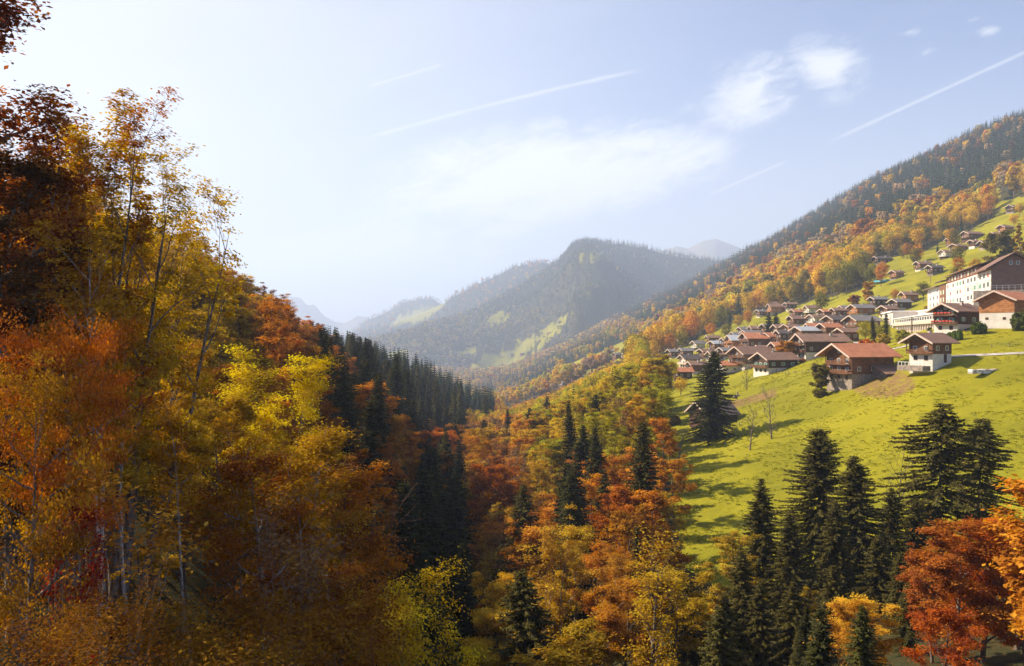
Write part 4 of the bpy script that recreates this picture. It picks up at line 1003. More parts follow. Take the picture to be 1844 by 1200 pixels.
for (px, d, s, c, lb) in ((1762, 216, 1.9, (.09, .11, .02), 'tall dark hedge block between the last chalet and the barn'), (1842, 212, 2.8, (.09, .10, .02), 'square dark hedge at the right edge before the barn'),
                          (1560, 262, 2.6, (.55, .14, .02), 'low orange-red bush above the roof of the orange-tiled chalet'), (1532, 268, 2.8, (.20, .20, .03), 'olive bush left of the orange-red bush'), (1215, 238, 1.7, (.22, .16, .05), 'straggly brown bush left of the hay barn'),
                          (1590, 275, 2.2, (.40, .28, .04), 'yellow shrub on the bank under the terrace building'), (1625, 262, 2.2, (.34, .30, .04), 'yellow-green shrub on the bank under the terrace building'), (1500, 236, 2.4, (.20, .16, .05), 'brown-green shrub at the left corner of the orange-tiled chalet')):
    x, y, z = spot(px, d); o = bpy.data.objects.new('bush', bmr); C.objects.link(o); o.location = (x, y, z - .3); o.scale = (s, s, s); o['tcol'] = list(c); tag(o, lb, 'bush')
def car(loc, rz, label):
    r = empty('parked_car', loc, rz); tag(r, label, 'car')
    prof = [(-2.1, .35), (2.1, .35), (2.15, .8), (1.2, .95), (.6, 1.42), (-1.1, 1.42), (-1.7, .98), (-2.12, .9)]
    v = [(x, s * (.84 if z < 1 else .66), z) for s in (-1, 1) for x, z in prof]; n = 8
    pm('body', v, [tuple(range(n))[::-1] if False else tuple(range(n)), tuple(range(n, 2 * n))[::-1]] + [(i, i + n, (i + 1) % n + n, (i + 1) % n) for i in range(n)], M['car'], r)
    Box().prism([(-.80, 1.0), (.80, 1.0), (.68, 1.36), (-.68, 1.36)], -1.35, .85).o('windows', M['glass'], r)
    for x in (-1.3, 1.3):
        for s in (-1, 1):
            th = [k * math.pi / 6 for k in range(12)]; v = [(x + .33 * math.cos(t_), s * .72, .33 + .33 * math.sin(t_)) for t_ in th] + [(x + .33 * math.cos(t_), s * .9, .33 + .33 * math.sin(t_)) for t_ in th]
            pm('wheel', v, [tuple(range(12)), tuple(range(12, 24))[::-1]] + [(i, i + 12, (i + 1) % 12 + 12, (i + 1) % 12) for i in range(12)], M['tyre'], r)
x, y, z = spot(1596, 300); car((x, y, z), math.radians(200), 'silver car parked before the annex of the terrace building')
x, y, z = spot(1596, 545); B = Box(); B.b(-8, 8, -3, 3, -.6, .5); B.b(-3, 5, -2.6, 2.6, .502, 1.1); o = B.o('blue_sheet', M['tarp']); o.location = (x, y, z); o.rotation_euler = (0, 0, .3); tag(o, 'turquoise blue covered pool beside the orange meadow chalet', 'pool cover')
x, y, z = spot(1332, 262); B = Box(); B.b(-2, 2, -.8, .8, -.5, .1); B.b(-1.8, 1.8, -.6, .6, .102, .2); B.b(-.9, -.5, -.2, .2, .2, 1.3); o = B.o('water_trough', M['stone']); o.location = (x, y, z); tag(o, 'stone water trough on the grass below the lowest dark chalet', 'trough')
x, y, z = spot(1775, 182); r = empty('wood_stack', (x, y, z), .35); tag(r, 'pale stacked logs under a sheet on the bank right of the compact chalet', 'log pile')
rg = random.Random(5)
for k in range(26):
    B = Box(); t_ = rg.uniform(.3, .5); X_ = -4.5 + (k % 13) * .72; Z_ = .15 + (k // 13) * .5; B.b(X_ - .3, X_ + .3, -.6, .6, Z_ - .22, Z_ + .22 + rg.uniform(-.05, .05)); B.o('log', M[rg.choice(['white', 'trim', 'concrete'])], r)
for px, d, rz_, lb in ((1505, 331, 2.6, 'pale car parked on the village road left of the balcony chalets'), (1440, 358, 2.4, 'pale car on the village road above the broad dark chalet'), (1640, 237, 2.2, 'silver car on the lane behind the orange-tiled chalet')):
    x, y, z = spot(px, d); car((x, y, z + .12), rz_, lb)
rs = random.Random(12)
for k in range(34):
    h = HOUSES[7 + rs.randrange(len(VILL) - 12)]; a_g = rs.uniform(0, 6.28); x = h[0] + math.cos(a_g) * (h[2] + .5); y = h[1] + math.sin(a_g) * (h[2] + .5); s_ = rs.uniform(.7, 1.6)
    o = bpy.data.objects.new('garden_shrub', bmr); C.objects.link(o); o.location = (x, y, hz(x, y) - .2); o.scale = (s_, s_, s_ * rs.uniform(.8, 1.3)); o['tcol'] = list(rs.choice([(.10, .12, .02), (.42, .28, .03), (.40, .13, .02), (.22, .20, .03)])); tag(o, 'small rounded shrub growing in a garden between village chalets', 'shrub', 'garden shrubs of the village')
for k, (px, d) in enumerate(((1500, 300), (1420, 330), (1345, 400), (1575, 330))):
    x, y, z = spot(px, d); B = Box(); B.b(-.12, .12, -.12, .12, -1, 8.2); B.b(-.8, .8, -.07, .07, 7.4, 7.58); o = B.o('power_pole', M['fence_wood']); o.location = (x, y, z); tag(o, ['wooden power pole beside the orange round tree', 'wooden power pole among roofs in the village middle', 'wooden power pole near the slate-roofed chalet', 'wooden power pole below the annex'][k], 'power pole')
def fence(name, pts, step, label, hgt_=1.15):
    r = empty(name, (0, 0, 0)); tag(r, label, 'fence'); P = []
    for (a, b) in zip(pts[:-1], pts[1:]):
        n = max(1, int(math.hypot(a[0] - b[0], a[1] - b[1]) / step))
        for k in range(n): P.append((a[0] + (b[0] - a[0]) * k / n, a[1] + (b[1] - a[1]) * k / n))
    P.append(pts[-1]); W3 = [(x, y, hz(x, y)) for x, y in P]; rg = random.Random(3)
    for x, y, z in W3: Box().b(x - .06, x + .06, y - .06, y + .06, z - .4, z + hgt_ + rg.uniform(-.12, .12)).o('post', M['fence_wood'], r)
    wv = Bag()
    for h_ in (.5, .95):
        for a, b in zip(W3[:-1], W3[1:]): wv.add(tube([(a[0], a[1], a[2] + h_), (b[0], b[1], b[2] + h_)], [.015, .015], 3))
    V_, Q_ = wv.get(); o = bpy.data.objects.new('wire', quads_mesh('wire', V_, Q_)); o.data.materials.append(M['metal']); C.objects.link(o); o.parent = r
def pt(px, py, nr=95): y = hit(px, py, nr); return ((px - CX) / F * y, y)
fence('wire_fence', [pt(1196, 845), pt(1253, 806), pt(1300, 785), pt(1347, 759), pt(1392, 735)], 3.2, 'thin post and wire fence crossing the lower left of the meadow')
fence('wire_fence', [pt(1786, 628), pt(1818, 626), pt(1850, 620)], 3.0, 'short row of fence posts at the right end of the bank')
fence('wire_fence', [pt(1330, 672), pt(1365, 668), pt(1420, 675), pt(1470, 672)], 3.6, 'post fence along the grass below the broad dark chalet')
# timber pylon poles
for px, d, lb in ((1676, 470, 'wooden power pole on the meadow below the beech wood'), (1642, 232, 'wooden power pole in front of the terrace building')):
    x, y, z = spot(px, d); B = Box(); B.b(-.14, .14, -.14, .14, -1, 8.5); B.b(-.9, .9, -.08, .08, 7.6, 7.8); o = B.o('power_pole', M['fence_wood']); o.location = (x, y, z); tag(o, lb, 'power pole')

# ------------------------------------------------------------------ hero trees: column, row of the top, distance, kind, colour, leaf shape, label
HERO = []
def hero(px, top, d, data, bark, lm, col, label, cat, name, H, tilt=(0, 0), rz=0, wid=None, keep=2.2):
    x, y, z = spot(px, d); zt = (HY - top) / F * d; m = tree_meshes(name, data, M[bark], M[lm]) if not isinstance(data, tuple) or len(data) == 2 and not isinstance(data[0], bpy.types.Mesh) else data
    me_ = m[1] or m[0]; co_ = np.empty(len(me_.vertices) * 3, np.float32); me_.vertices.foreach_get('co', co_); Hr = float(np.percentile(co_[2::3], 99.7)); s = max(3, zt - z) / Hr
    c = COL[col] if isinstance(col, str) else col
    if max(c) > .12: c = tuple(v * LEAF_K for v in c)
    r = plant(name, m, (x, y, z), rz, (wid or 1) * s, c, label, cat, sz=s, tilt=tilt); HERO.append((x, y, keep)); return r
S1 = dict(base=.30, leaf=.10)
# slender tall stems on the left against the sky
TALLF = dict(H=22, shape='fan', fan=1.30, thin=.5, sub=6, up=.25, clump=.62)
for i, (px, top, d, R_, nl, col, lb) in enumerate([
    (192, 178, 43, 2.9, 36000, 'gold', 'tall slender tree with many upright stems and thin golden leaves against the sky'),
    (112, 150, 41, 3.0, 44000, (.64, .25, .03), 'tall slender tree with orange top left of the golden upright one'),
    (212, 258, 45, 3.6, 27000, (.66, .42, .03), 'fan-shaped tall tree whose branches spread right against the sky'),
    (60, 205, 44, 3.0, 24000, 'orange', 'tall orange tree beside the dark tree at the left edge'),
    (165, 300, 52, 4.0, 22000, 'yellow', 'yellow slender tree seen between the tall stems'),
    (275, 352, 56, 4.6, 24000, 'gold', 'golden tree at the right shoulder of the tall stems')]):
    hero(px, top, d, deciduous(400 + i, R=R_, base=[.42, .45, .36, .42, .35, .3][i], nl=nl if i != 2 else 46000, leaf=.07, limbs=[46, 46, 60, 30, 30, 30][i], stems=[4, 5, 6, 2, 3, 2][i], spread=[.08, .09, .15, .06, .08, .1][i], trunk_r=.27, **TALLF), 'bark', 'leaf', col, lb, 'tree', 'slender_tree', 22, rz=[1.2, .4, 4.0, 2, 3, 5][i])
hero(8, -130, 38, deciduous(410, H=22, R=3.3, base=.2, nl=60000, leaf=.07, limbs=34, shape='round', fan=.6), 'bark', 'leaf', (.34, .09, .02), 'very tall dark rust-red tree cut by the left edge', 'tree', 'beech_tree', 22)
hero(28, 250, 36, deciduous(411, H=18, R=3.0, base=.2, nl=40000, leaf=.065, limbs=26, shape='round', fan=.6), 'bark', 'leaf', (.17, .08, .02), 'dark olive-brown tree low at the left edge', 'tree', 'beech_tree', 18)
hero(105, 560, 30, deciduous(412, H=14, R=4.2, base=.60, nl=40000, leaf=.05, limbs=24, shape='round', fan=.3, clump=.8, trunk_r=.11), 'bark', 'leaf', (.58, .17, .02), 'orange beech with flat leaf sprays in front of the pale trunks', 'tree', 'beech_tree', 14, wid=.52)
hero(38, 640, 27, deciduous(413, H=12, R=3.6, base=.42, nl=30000, leaf=.052, limbs=22, shape='round', fan=.45), 'bark', 'leaf', (.44, .21, .02), 'olive-gold leafy tree filling the lower left edge', 'tree', 'hazel_tree', 12, wid=.6)
hero(190, 1040, 23, deciduous(414, H=8, R=3.4, base=.08, nl=30000, leaf=.032, limbs=22, shape='round', fan=.7), 'bark', 'leaf', (.26, .11, .014), 'golden hazel bush at the bottom left', 'bush', 'hazel_bush', 8, wid=.7)  # bottom bushes: leaf colour darkened, shade of the thicket put into the albedo
hero(60, 1085, 20, deciduous(415, H=7, R=3.0, base=.08, nl=24000, leaf=.03, limbs=20, shape='round', fan=.7), 'bark', 'leaf', (.26, .10, .014), 'dim bronze bush in the bottom left corner', 'bush', 'hazel_bush', 7)  # leaf colour darkened here too, shade painted into it
hero(350, 1110, 25, deciduous(416, H=7, R=3.6, base=.08, nl=34000, leaf=.032, limbs=20, shape='round', fan=.7), 'bark', 'leaf', (.30, .15, .015), 'yellow-gold bush at the bottom between the two leaning trunks', 'bush', 'hazel_bush', 7)  # gold lowered: shade is put into this leaf colour
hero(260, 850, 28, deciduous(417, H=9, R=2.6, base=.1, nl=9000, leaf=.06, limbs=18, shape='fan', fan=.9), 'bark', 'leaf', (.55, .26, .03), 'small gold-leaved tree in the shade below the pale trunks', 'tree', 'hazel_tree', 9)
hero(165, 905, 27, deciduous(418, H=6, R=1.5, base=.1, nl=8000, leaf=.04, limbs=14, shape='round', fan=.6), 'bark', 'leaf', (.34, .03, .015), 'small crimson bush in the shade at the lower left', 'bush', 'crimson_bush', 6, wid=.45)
hero(452, 632, 68, deciduous(420, H=20, R=4.9, base=.36, nl=54000, leaf=.085, limbs=24, stems=2, spread=.22, shape='fan', fan=1.15, trunk_r=.24, clump=.9), 'bark', 'leaf', (.80, .60, .022), 'bright yellow-green tree with two leaning stems on the left slope', 'tree', 'ash_tree', 20, tilt=(0, .10))
hero(556, 772, 60, deciduous(421, H=18, R=4.3, base=.12, nl=50000, leaf=.072, limbs=30, shape='cone', fan=.45), 'bark_pale', 'leaf', (.62, .37, .022), 'conical golden-green tree with pointed top right of the leaning tree', 'tree', 'hornbeam_tree', 18)
hero(610, 850, 62, deciduous(422, H=15, R=4.2, base=.15, nl=44000, leaf=.075, limbs=22, shape='round', fan=.6), 'bark', 'leaf', (.58, .22, .025), 'orange beech right of the conical golden tree', 'tree', 'beech_tree', 15)
hero(480, 800, 52, deciduous(423, H=16, R=4.4, base=.2, nl=44000, leaf=.068, limbs=22, shape='round', fan=.5), 'bark_pale', 'leaf', (.55, .19, .02), 'deep orange beech below the yellow-green leaning tree', 'tree', 'beech_tree', 16)
hero(700, 1032, 46, deciduous(424, H=10, R=3.4, base=.15, nl=32000, leaf=.058, limbs=20, shape='round', fan=.5), 'bark', 'leaf', (.74, .50, .022), 'bright yellow maple low in the gorge foreground', 'tree', 'maple_tree', 10, tilt=(0, .04), wid=.62)
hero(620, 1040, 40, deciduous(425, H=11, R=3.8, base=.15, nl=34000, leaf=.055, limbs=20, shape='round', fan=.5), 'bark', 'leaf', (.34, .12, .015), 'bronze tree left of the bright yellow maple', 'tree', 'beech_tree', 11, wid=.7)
hero(500, 1075, 34, deciduous(426, H=10, R=3.6, base=.1, nl=34000, leaf=.05, limbs=20, shape='round', fan=.5), 'bark', 'leaf', (.30, .12, .014), 'gold-brown tree at the bottom edge under the conical tree', 'tree', 'hazel_tree', 10)  # leaf colour lowered like the bottom bushes, shade put into it
hero(694, 895, 64, deciduous(427, H=14, R=4.2, base=.25, nl=0, limbs=34, sub=9, shape='fan', fan=1.0, thin=.5), 'bark_red', 'leaf', 'brown', 'bare pinkish tree with fine twigs above the yellow maple', 'tree', 'bare_tree', 14)
hero(665, 690, 165, deciduous(428, H=18, R=5.6, base=.1, nl=24000, leaf=.2, limbs=26, shape='round', fan=.6), 'bark', 'leaf', (.60, .22, .02), 'bright orange beech lit along its right side on the left slope', 'tree', 'beech_tree', 18, keep=4)
hero(720, 800, 190, KINDS[('c', 1)], '', '', 'spruce', 'slim dark spruce at the foot of the lit orange beech', 'tree', 'spruce_tree', 22)
for k, (px, top, d, H_, lb) in enumerate([(192, 420, 37, 24, 'tall tree with a pale bare trunk, right one of the pair behind the orange beech'), (160, 470, 35, 22, 'tall tree with a pale bare trunk, left one of the pair behind the orange beech'), (240, 520, 42, 20, 'thin pale-stemmed tree right of the pair of bare trunks'),
                                           (328, 640, 46, 18, 'thin pale straight stem in the dark wood left of the leaning tree'), (440, 740, 50, 17, 'thin straight grey stem under the yellow-green leaning tree'), (532, 800, 48, 16, 'slim grey stem in front of the conical golden tree')]):
    hero(px, top, d, deciduous(600 + k, H=H_, R=2.4, base=.62, nl=9000, leaf=.07, limbs=16, shape='fan', fan=1.0, trunk_r=.17 if k < 2 else .12), 'bark_pale', 'leaf', (.60, .30, .02), lb, 'tree', 'slender_tree', H_, rz=k)
# the middle wood
for i, (px, top, d, H_, R_, nl, col, shp, lb, nm, bk) in enumerate([
    (1000, 925, 84, 17, 4.6, 15000, (.62, .36, .04), 'fan', 'golden birch with pale stems in the middle foreground', 'birch_tree', 'bark_pale'),
    (1095, 985, 80, 16, 4.6, 15000, (.55, .27, .035), 'fan', 'amber birch right of the golden birch', 'birch_tree', 'bark_pale'),
    (1148, 878, 108, 16, 4.4, 22000, (.54, .17, .02), 'round', 'rounded orange beech at the left edge of the meadow foot', 'beech_tree', 'bark'),
    (1050, 810, 165, 15, 6.0, 22000, (.50, .19, .05), 'round', 'broad faded orange beech above the dark middle spruce', 'beech_tree', 'bark'),
    (800, 775, 215, 17, 6.5, 24000, (.66, .21, .02), 'round', 'glowing orange beech where the middle wood meets the dark gorge', 'beech_tree', 'bark'),
    (885, 835, 160, 17, 6.0, 24000, (.62, .20, .02), 'round', 'large orange beech below the glowing one', 'beech_tree', 'bark'),
    (820, 860, 170, 15, 3.0, 3500, (.45, .2, .04), 'fan', 'half-bare grey tree in front of the glowing orange beech', 'sparse_tree', 'bark_pale'),
    (1085, 705, 215, 17, 4.8, 17000, (.60, .50, .03), 'fan', 'tall yellow-green tree in the middle of the upper wood', 'ash_tree', 'bark_pale'),
    (1130, 690, 225, 17, 4.6, 15000, (.62, .47, .03), 'fan', 'yellow-green tree with visible stems beside the meadow corner', 'ash_tree', 'bark_pale'),
    (1185, 640, 270, 15, 5.6, 20000, (.58, .42, .03), 'round', 'rounded golden tree below the left end of the village', 'ash_tree', 'bark'),
    (1770, 925, 60, 13, 4.8, 34000, (.60, .15, .018), 'round', 'big flame-red beech in the bottom right corner', 'beech_tree', 'bark'),
    (1850, 960, 56, 12, 4.6, 26000, (.50, .12, .015), 'round', 'dark red beech cut by the right edge', 'beech_tree', 'bark'),
    (1680, 985, 62, 11, 3.4, 18000, (.46, .14, .03), 'fan', 'rust beech left of the flame-red beech', 'beech_tree', 'bark'),
    (1545, 1085, 52, 10, 3.6, 20000, (.62, .30, .03), 'round', 'glowing golden-orange maple at the bottom right', 'maple_tree', 'bark'),
    (1325, 960, 84, 13, 3.6, 15000, (.56, .38, .04), 'round', 'golden tree at the foot of the meadow behind the left spruce', 'maple_tree', 'bark'),
    (1700, 1095, 48, 9, 3.6, 18000, (.55, .13, .02), 'round', 'orange-red beech at the bottom edge right of the golden maple', 'beech_tree', 'bark'),
    ]):
    hero(px, top, d, deciduous(440 + i, H=H_, R=R_, base=.2 if shp == 'round' else .34, nl=int(nl * 1.8), leaf=.045 + d * .0006, limbs=20, clump=.75, shape=shp, fan=.75 if shp == 'round' else 1.1, stems=2 if nm in ('birch_tree', 'ash_tree') else 1, spread=.12), bk, 'leaf', col, lb, 'tree', nm, H_, rz=i)
for i, (px, top, d, H_, R_, lb, knd) in enumerate([
    (1475, 776, 98, 21, 5.0, 'tallest broad spruce in the dark group before the meadow', 'spruce'),
    (1546, 824, 88, 19, 4.0, 'narrow spruce right of the tallest broad spruce', 'spruce'),
    (1376, 864, 90, 19, 3.4, 'pointed spruce at the left of the dark group before the meadow', 'spruce'),
    (1690, 730, 100, 20, 4.9, 'dark pine with flat layered branches before the meadow', 'pine'),
    (1762, 757, 106, 19, 4.4, 'dark pine with long side branches at the right of the group', 'pine'),
    (1240, 1040, 78, 15, 3.2, 'lit spruce low at the foot of the meadow', 'spruce'),
    (1432, 1050, 68, 14, 3.6, 'low bushy spruce under the tallest one', 'spruce'),
    (1340, 985, 76, 15, 3.2, 'middle-sized spruce below the pointed one', 'spruce'),
    (1280, 634, 207, 20, 5.2, 'big lone spruce on the meadow in front of the hay barn', 'spruce'),
    (1026, 836, 135, 15, 3.3, 'dark spruce standing out of the orange middle wood', 'spruce'),
    (1178, 818, 150, 19, 3.8, 'dark spruce at the left edge of the meadow', 'spruce'),
    (938, 876, 115, 19, 3.8, 'slim dark spruce left of the golden birch', 'spruce'),
    (962, 1032, 74, 17, 3.6, 'spruce at the bottom centre below the slim dark one', 'spruce'),
    (1088, 862, 128, 17, 3.0, 'thin spruce between the middle dark spruce and the rounded beech', 'spruce'),
    (872, 757, 290, 14, 3.6, 'dark spruce rising at the top of the middle wood', 'spruce'),
    (828, 732, 330, 14, 3.0, 'green pointed spruce at the mouth of the gorge', 'spruce'),
    (815, 905, 150, 18, 3.2, 'dark thin spruce in the orange wood beside the gorge', 'spruce'),
    (1600, 880, 92, 17, 3.6, 'dark spruce between the narrow spruce and the layered pine', 'spruce'),
    (1650, 900, 90, 15, 3.6, 'bushy dark spruce under the layered pine', 'spruce'),
    (1508, 905, 84, 16, 3.2, 'brownish spruce tucked between the tallest broad spruce and the narrow one', 'spruce'),
    (1425, 925, 86, 16, 3.0, 'spruce filling the gap between the pointed spruce and the tallest one', 'spruce'),
    (1580, 965, 80, 14, 3.2, 'bushy spruce at the right foot of the narrow spruce', 'spruce'),
    (1500, 1020, 72, 14, 3.4, 'low wide spruce under the narrow spruce', 'spruce'),
    (1370, 1050, 70, 13, 3.2, 'low dark spruce under the pointed spruce', 'spruce'),
    (1305, 1075, 66, 13, 3.0, 'small dense spruce right of the lit spruce at the meadow foot', 'spruce'),
    (1625, 1000, 76, 13, 3.0, 'dark low spruce left of the flame-red beeches', 'spruce'),
    (1385, 600, 470, 10, 2.2, 'dark fir in the village, left of a pair', 'spruce'),
    (1397, 601, 470, 10, 2.2, 'dark fir in the village, right of a pair', 'spruce')]):
    if i >= 26: top = 562 + (i - 26)
    far_ = d > 180
    hero(px, top, d, conifer(480 + i, H=H_, R=R_ * 1.62, step=.42 if d < 120 else .6, fr=(.36 if knd == 'spruce' else .5) if d < 120 else .5, wid=.07 if d < 120 else .12, dens=1.4 if d < 120 else 1, kind=knd, bare=.03 if px == 1280 else .08), 'bark', 'needle', (.078, .064, .017) if d < 120 else 'spruce', lb, 'tree', 'pine_tree' if knd == 'pine' else 'spruce_tree', H_, rz=i * .7)
for i, (px, top, d, H_, R_, lb) in enumerate([(1612, 770, 112, 14, 4.2, 'bare branching tree between the spruces and the layered pine'), (1390, 688, 190, 9, 2.6, 'bare fruit tree on the meadow right of the hay barn'), (1350, 722, 185, 8, 2.2, 'small bare fruit tree just right of the big lone spruce'),
                                              (1345, 635, 268, 8, 3.2, 'bare fruit tree left of the lowest dark chalet'), (1222, 770, 190, 5, 1.5, 'little leafless sapling at the meadow left edge'), (985, 690, 330, 13, 3.5, 'half-bare pale tree above the orange middle wood')]):
    hero(px, top, d, deciduous(520 + i, H=H_, R=R_, base=.22, nl=0, limbs=22, sub=7, shape='fan', fan=.9, thin=.5, trunk_r=.16), 'bark', 'leaf', 'brown', lb, 'tree', 'bare_tree', H_, rz=i)
for i, (px, top, d, H_, R_, col, shp, lb) in enumerate([
    (1478, 655, 226, 8, 4.2, (.24, .20, .05), 'round', 'olive-brown apple tree at the left corner of the orange-tiled chalet'),
    (1476, 662, 214, 8, 2.6, (.26, .21, .04), 'fan', 'thin fruit tree in front of the orange-tiled chalet'),
    (1417, 615, 300, 8, 4.2, (.62, .28, .02), 'round', 'bright orange round tree beside the broad dark chalet'),
    (1563, 508, 480, 12, 4.4, (.62, .33, .03), 'round', 'orange-yellow maple alone at the top of the village'),
    (1540, 532, 470, 8, 4.4, (.40, .13, .03), 'round', 'rust-coloured round tree left of the orange-yellow maple'),
    (1838, 402, 420, 18, 2.2, (.55, .34, .03), 'cone', 'columnar golden poplar at the right edge above the hotel'),
    (1800, 415, 440, 9, 6.0, (.22, .17, .03), 'round', 'olive tree left of the golden poplar'),
    (1625, 455, 640, 18, 7.0, (.50, .38, .03), 'round', 'tall yellow tree at the front of the beech wood'),
    (1560, 395, 800, 18, 9, (.56, .22, .02), 'round', 'big orange beech crown in the upper wood')]):
    hero(px, top, d, deciduous(540 + i, H=H_, R=R_, base=.12, nl=9000, leaf=.15 + d * .0006, limbs=16, shape=shp, fan=.7), 'bark', 'leaf', col, lb, 'tree', 'broadleaf_tree', H_, rz=i)

# ------------------------------------------------------------------ fill the woods
HR = np.array(HERO); lrs = (tpx < 900) & (ty > 330)
keep = np.ones(N, bool)
for x, y, r in HA: keep &= (tx - x) ** 2 + (ty - y) ** 2 > (r + 2.5) ** 2
for x, y, r in HR: keep &= (tx - x) ** 2 + (ty - y) ** 2 > r ** 2
# nothing stands right in front of a house of the village
for x, y, r in HA:
    if 170 < y < 700:
        px_ = CX + F * x / y; keep &= ~((np.abs(tpx - px_) < (r + 3) / y * F * .8) & (ty < y) & (ty > y - 34) & (tpy - hgt / ty * F < HY - F * hz(x, y) / y + 2))
# do not wall off the view close to the camera
keep &= ~((ty < 58) & (tpx > 700) & (tpx < 1250))
# crowns below the meadow may not rise in front of the open grass
topy = tpy - F * hgt / ty
md = (tpx > 1175) & (tpx < 1960) & (ty < 130)
lim = np.interp(tpx, [1175, 1215, 1260, 1330, 1420, 1550, 1640, 1700, 1960], [1000, 1030, 1090, 1100, 1090, 1090, 1040, 985, 950])
hgt = np.where(md, np.minimum(hgt, np.maximum((tpy - lim) * ty / F, 3.5)), hgt)
lf = (tpx < 420) & (ty < 130); limL = np.interp(tpx, [-160, 0, 60, 130, 250, 330, 420], [60, 120, 250, 380, 400, 410, 470])
hgt = np.where(lf, np.minimum(hgt, np.maximum((tpy - limL) * ty / F, 4)), hgt)
lf2 = (tpx < 900) & (ty >= 130) & (ty < 900); limL = np.interp(tpx, [-160, 0, 200, 330, 380, 430, 500, 540, 570, 620, 700, 760, 820, 860, 900], [300, 350, 385, 410, 452, 488, 525, 552, 580, 592, 622, 632, 645, 688, 705])
hgt = np.where(lf2, np.minimum(hgt, np.maximum((tpy - limL) * ty / F, 5)), hgt)
mid = (tpx >= 740) & (tpx < 1240) & ((ty < 420) | (ty < 900) & (tpx > 905) & (tpx < 1135)) & ~lrs; limM = np.interp(tpx, [740, 760, 800, 900, 960, 1000, 1050, 1100, 1160, 1240], [800, 785, 770, 742, 720, 708, 682, 660, 642, 652])
hgt = np.where(mid, np.minimum(hgt, np.maximum((tpy - limM) * ty / F, 5.0)), hgt)
keep &= hgt > 3.2
sel = np.nonzero(keep)[0]
Hs = {k: v for k, v in zip(sel, (hgt / ty)[sel])}
size = hgt / ty; vis = size.copy()
topy = tpy - F * hgt / ty
inview = (tpx > -60) & (tpx < 1904) & (topy < 1195)
nh_c = 24; nh_d = 30
def top_n(mask, n):
    k = np.nonzero(mask & keep & inview)[0]; return set(k[np.argsort(-size[k])][:n].tolist())
ind_c = top_n(isc, 270); ind_d = top_n(~isc, 270)
ZN = [('on the shaded left slope nearest the viewer', lambda p, y: p < 560 and y < 130), ('higher on the left slope below the skyline', lambda p, y: p < 560), ('on the lower left flank above the dark gorge', lambda p, y: p < 745 and y < 330),
      ('in the dark forest on the left ridge', lambda p, y: p < 890 and y >= 330), ('on the floor of the shaded gorge', lambda p, y: p < 840), ('in the foreground of the middle wood', lambda p, y: p < 1240 and y < 130),
      ('in the wood left of the green meadow', lambda p, y: p < 1240), ('in the foreground below the green meadow', lambda p, y: y < 200), ('among the houses of the village', lambda p, y: y < 520), ('in the wood above the village', lambda p, y: True)]
LMK = [(20,150,'the very tall dark tree at the left edge'),(130,250,'the tall orange-topped slender tree'),(215,260,'the tall golden slender tree'),(320,380,'the fan-shaped slender tree'),(110,680,'the orange beech before the pale trunks'),(470,700,'the bright yellow-green leaning tree'),
 (560,850,'the conical golden-green tree'),(620,930,'the orange beech beside the conical tree'),(480,880,'the deep orange beech on the left slope'),(735,1090,'the bright yellow maple'),(694,950,'the bare pinkish tree'),(665,760,'the lit orange beech of the left slope'),
 (1000,1020,'the golden birch'),(1095,1060,'the amber birch'),(1148,950,'the rounded orange beech'),(1050,850,'the faded orange beech'),(800,830,'the glowing orange beech'),(885,880,'the large orange beech of the middle wood'),(1085,750,'the tall yellow-green ash'),(1130,745,'the yellow-green tree by the meadow corner'),(1185,680,'the rounded golden tree below the village'),
 (1770,1020,'the flame-red beech'),(1545,1130,'the golden-orange maple'),(1475,900,'the tallest broad spruce'),(1546,930,'the narrow spruce'),(1376,960,'the pointed spruce'),(1690,850,'the layered pine'),(1762,860,'the long-branched pine'),(1240,1110,'the lit spruce at the meadow foot'),(1432,1100,'the low bushy spruce'),
 (1280,700,'the big lone spruce'),(1026,890,'the dark spruce of the orange wood'),(1178,890,'the dark spruce by the meadow edge'),(938,950,'the slim dark spruce'),(962,1100,'the bottom centre spruce'),(872,790,'the dark spruce atop the middle wood'),(828,765,'the green spruce at the gorge mouth'),
 (1550,650,'the orange-tiled chalet'),(1675,625,'the compact white and brown chalet'),(1396,650,'the lowest dark chalet'),(1720,500,'the white hotel'),(1625,490,'the tall yellow tree'),(1563,525,'the orange-yellow maple'),(1838,425,'the golden poplar'),(1663,475,'the tall brown meadow chalet'),(1750,425,'the wide brown high chalet'),
 (620,640,'the left end of the dark ridge forest'),(700,680,'the crest of the dark ridge forest'),(790,680,'the middle of the dark ridge forest'),(860,720,'the right end of the dark ridge forest'),(430,520,'the orange crest of the left slope'),(510,570,'the left skyline shoulder'),(250,1000,'the dark bottom left thicket'),(350,1120,'the yellow-gold bottom bush'),(1000,700,'the houses of the far bank'),(1230,660,'the pink plastered house'),(1588,465,'the wide dark barn')]
LM_ = np.array([(a, b) for a, b, _ in LMK], float); USED = {}
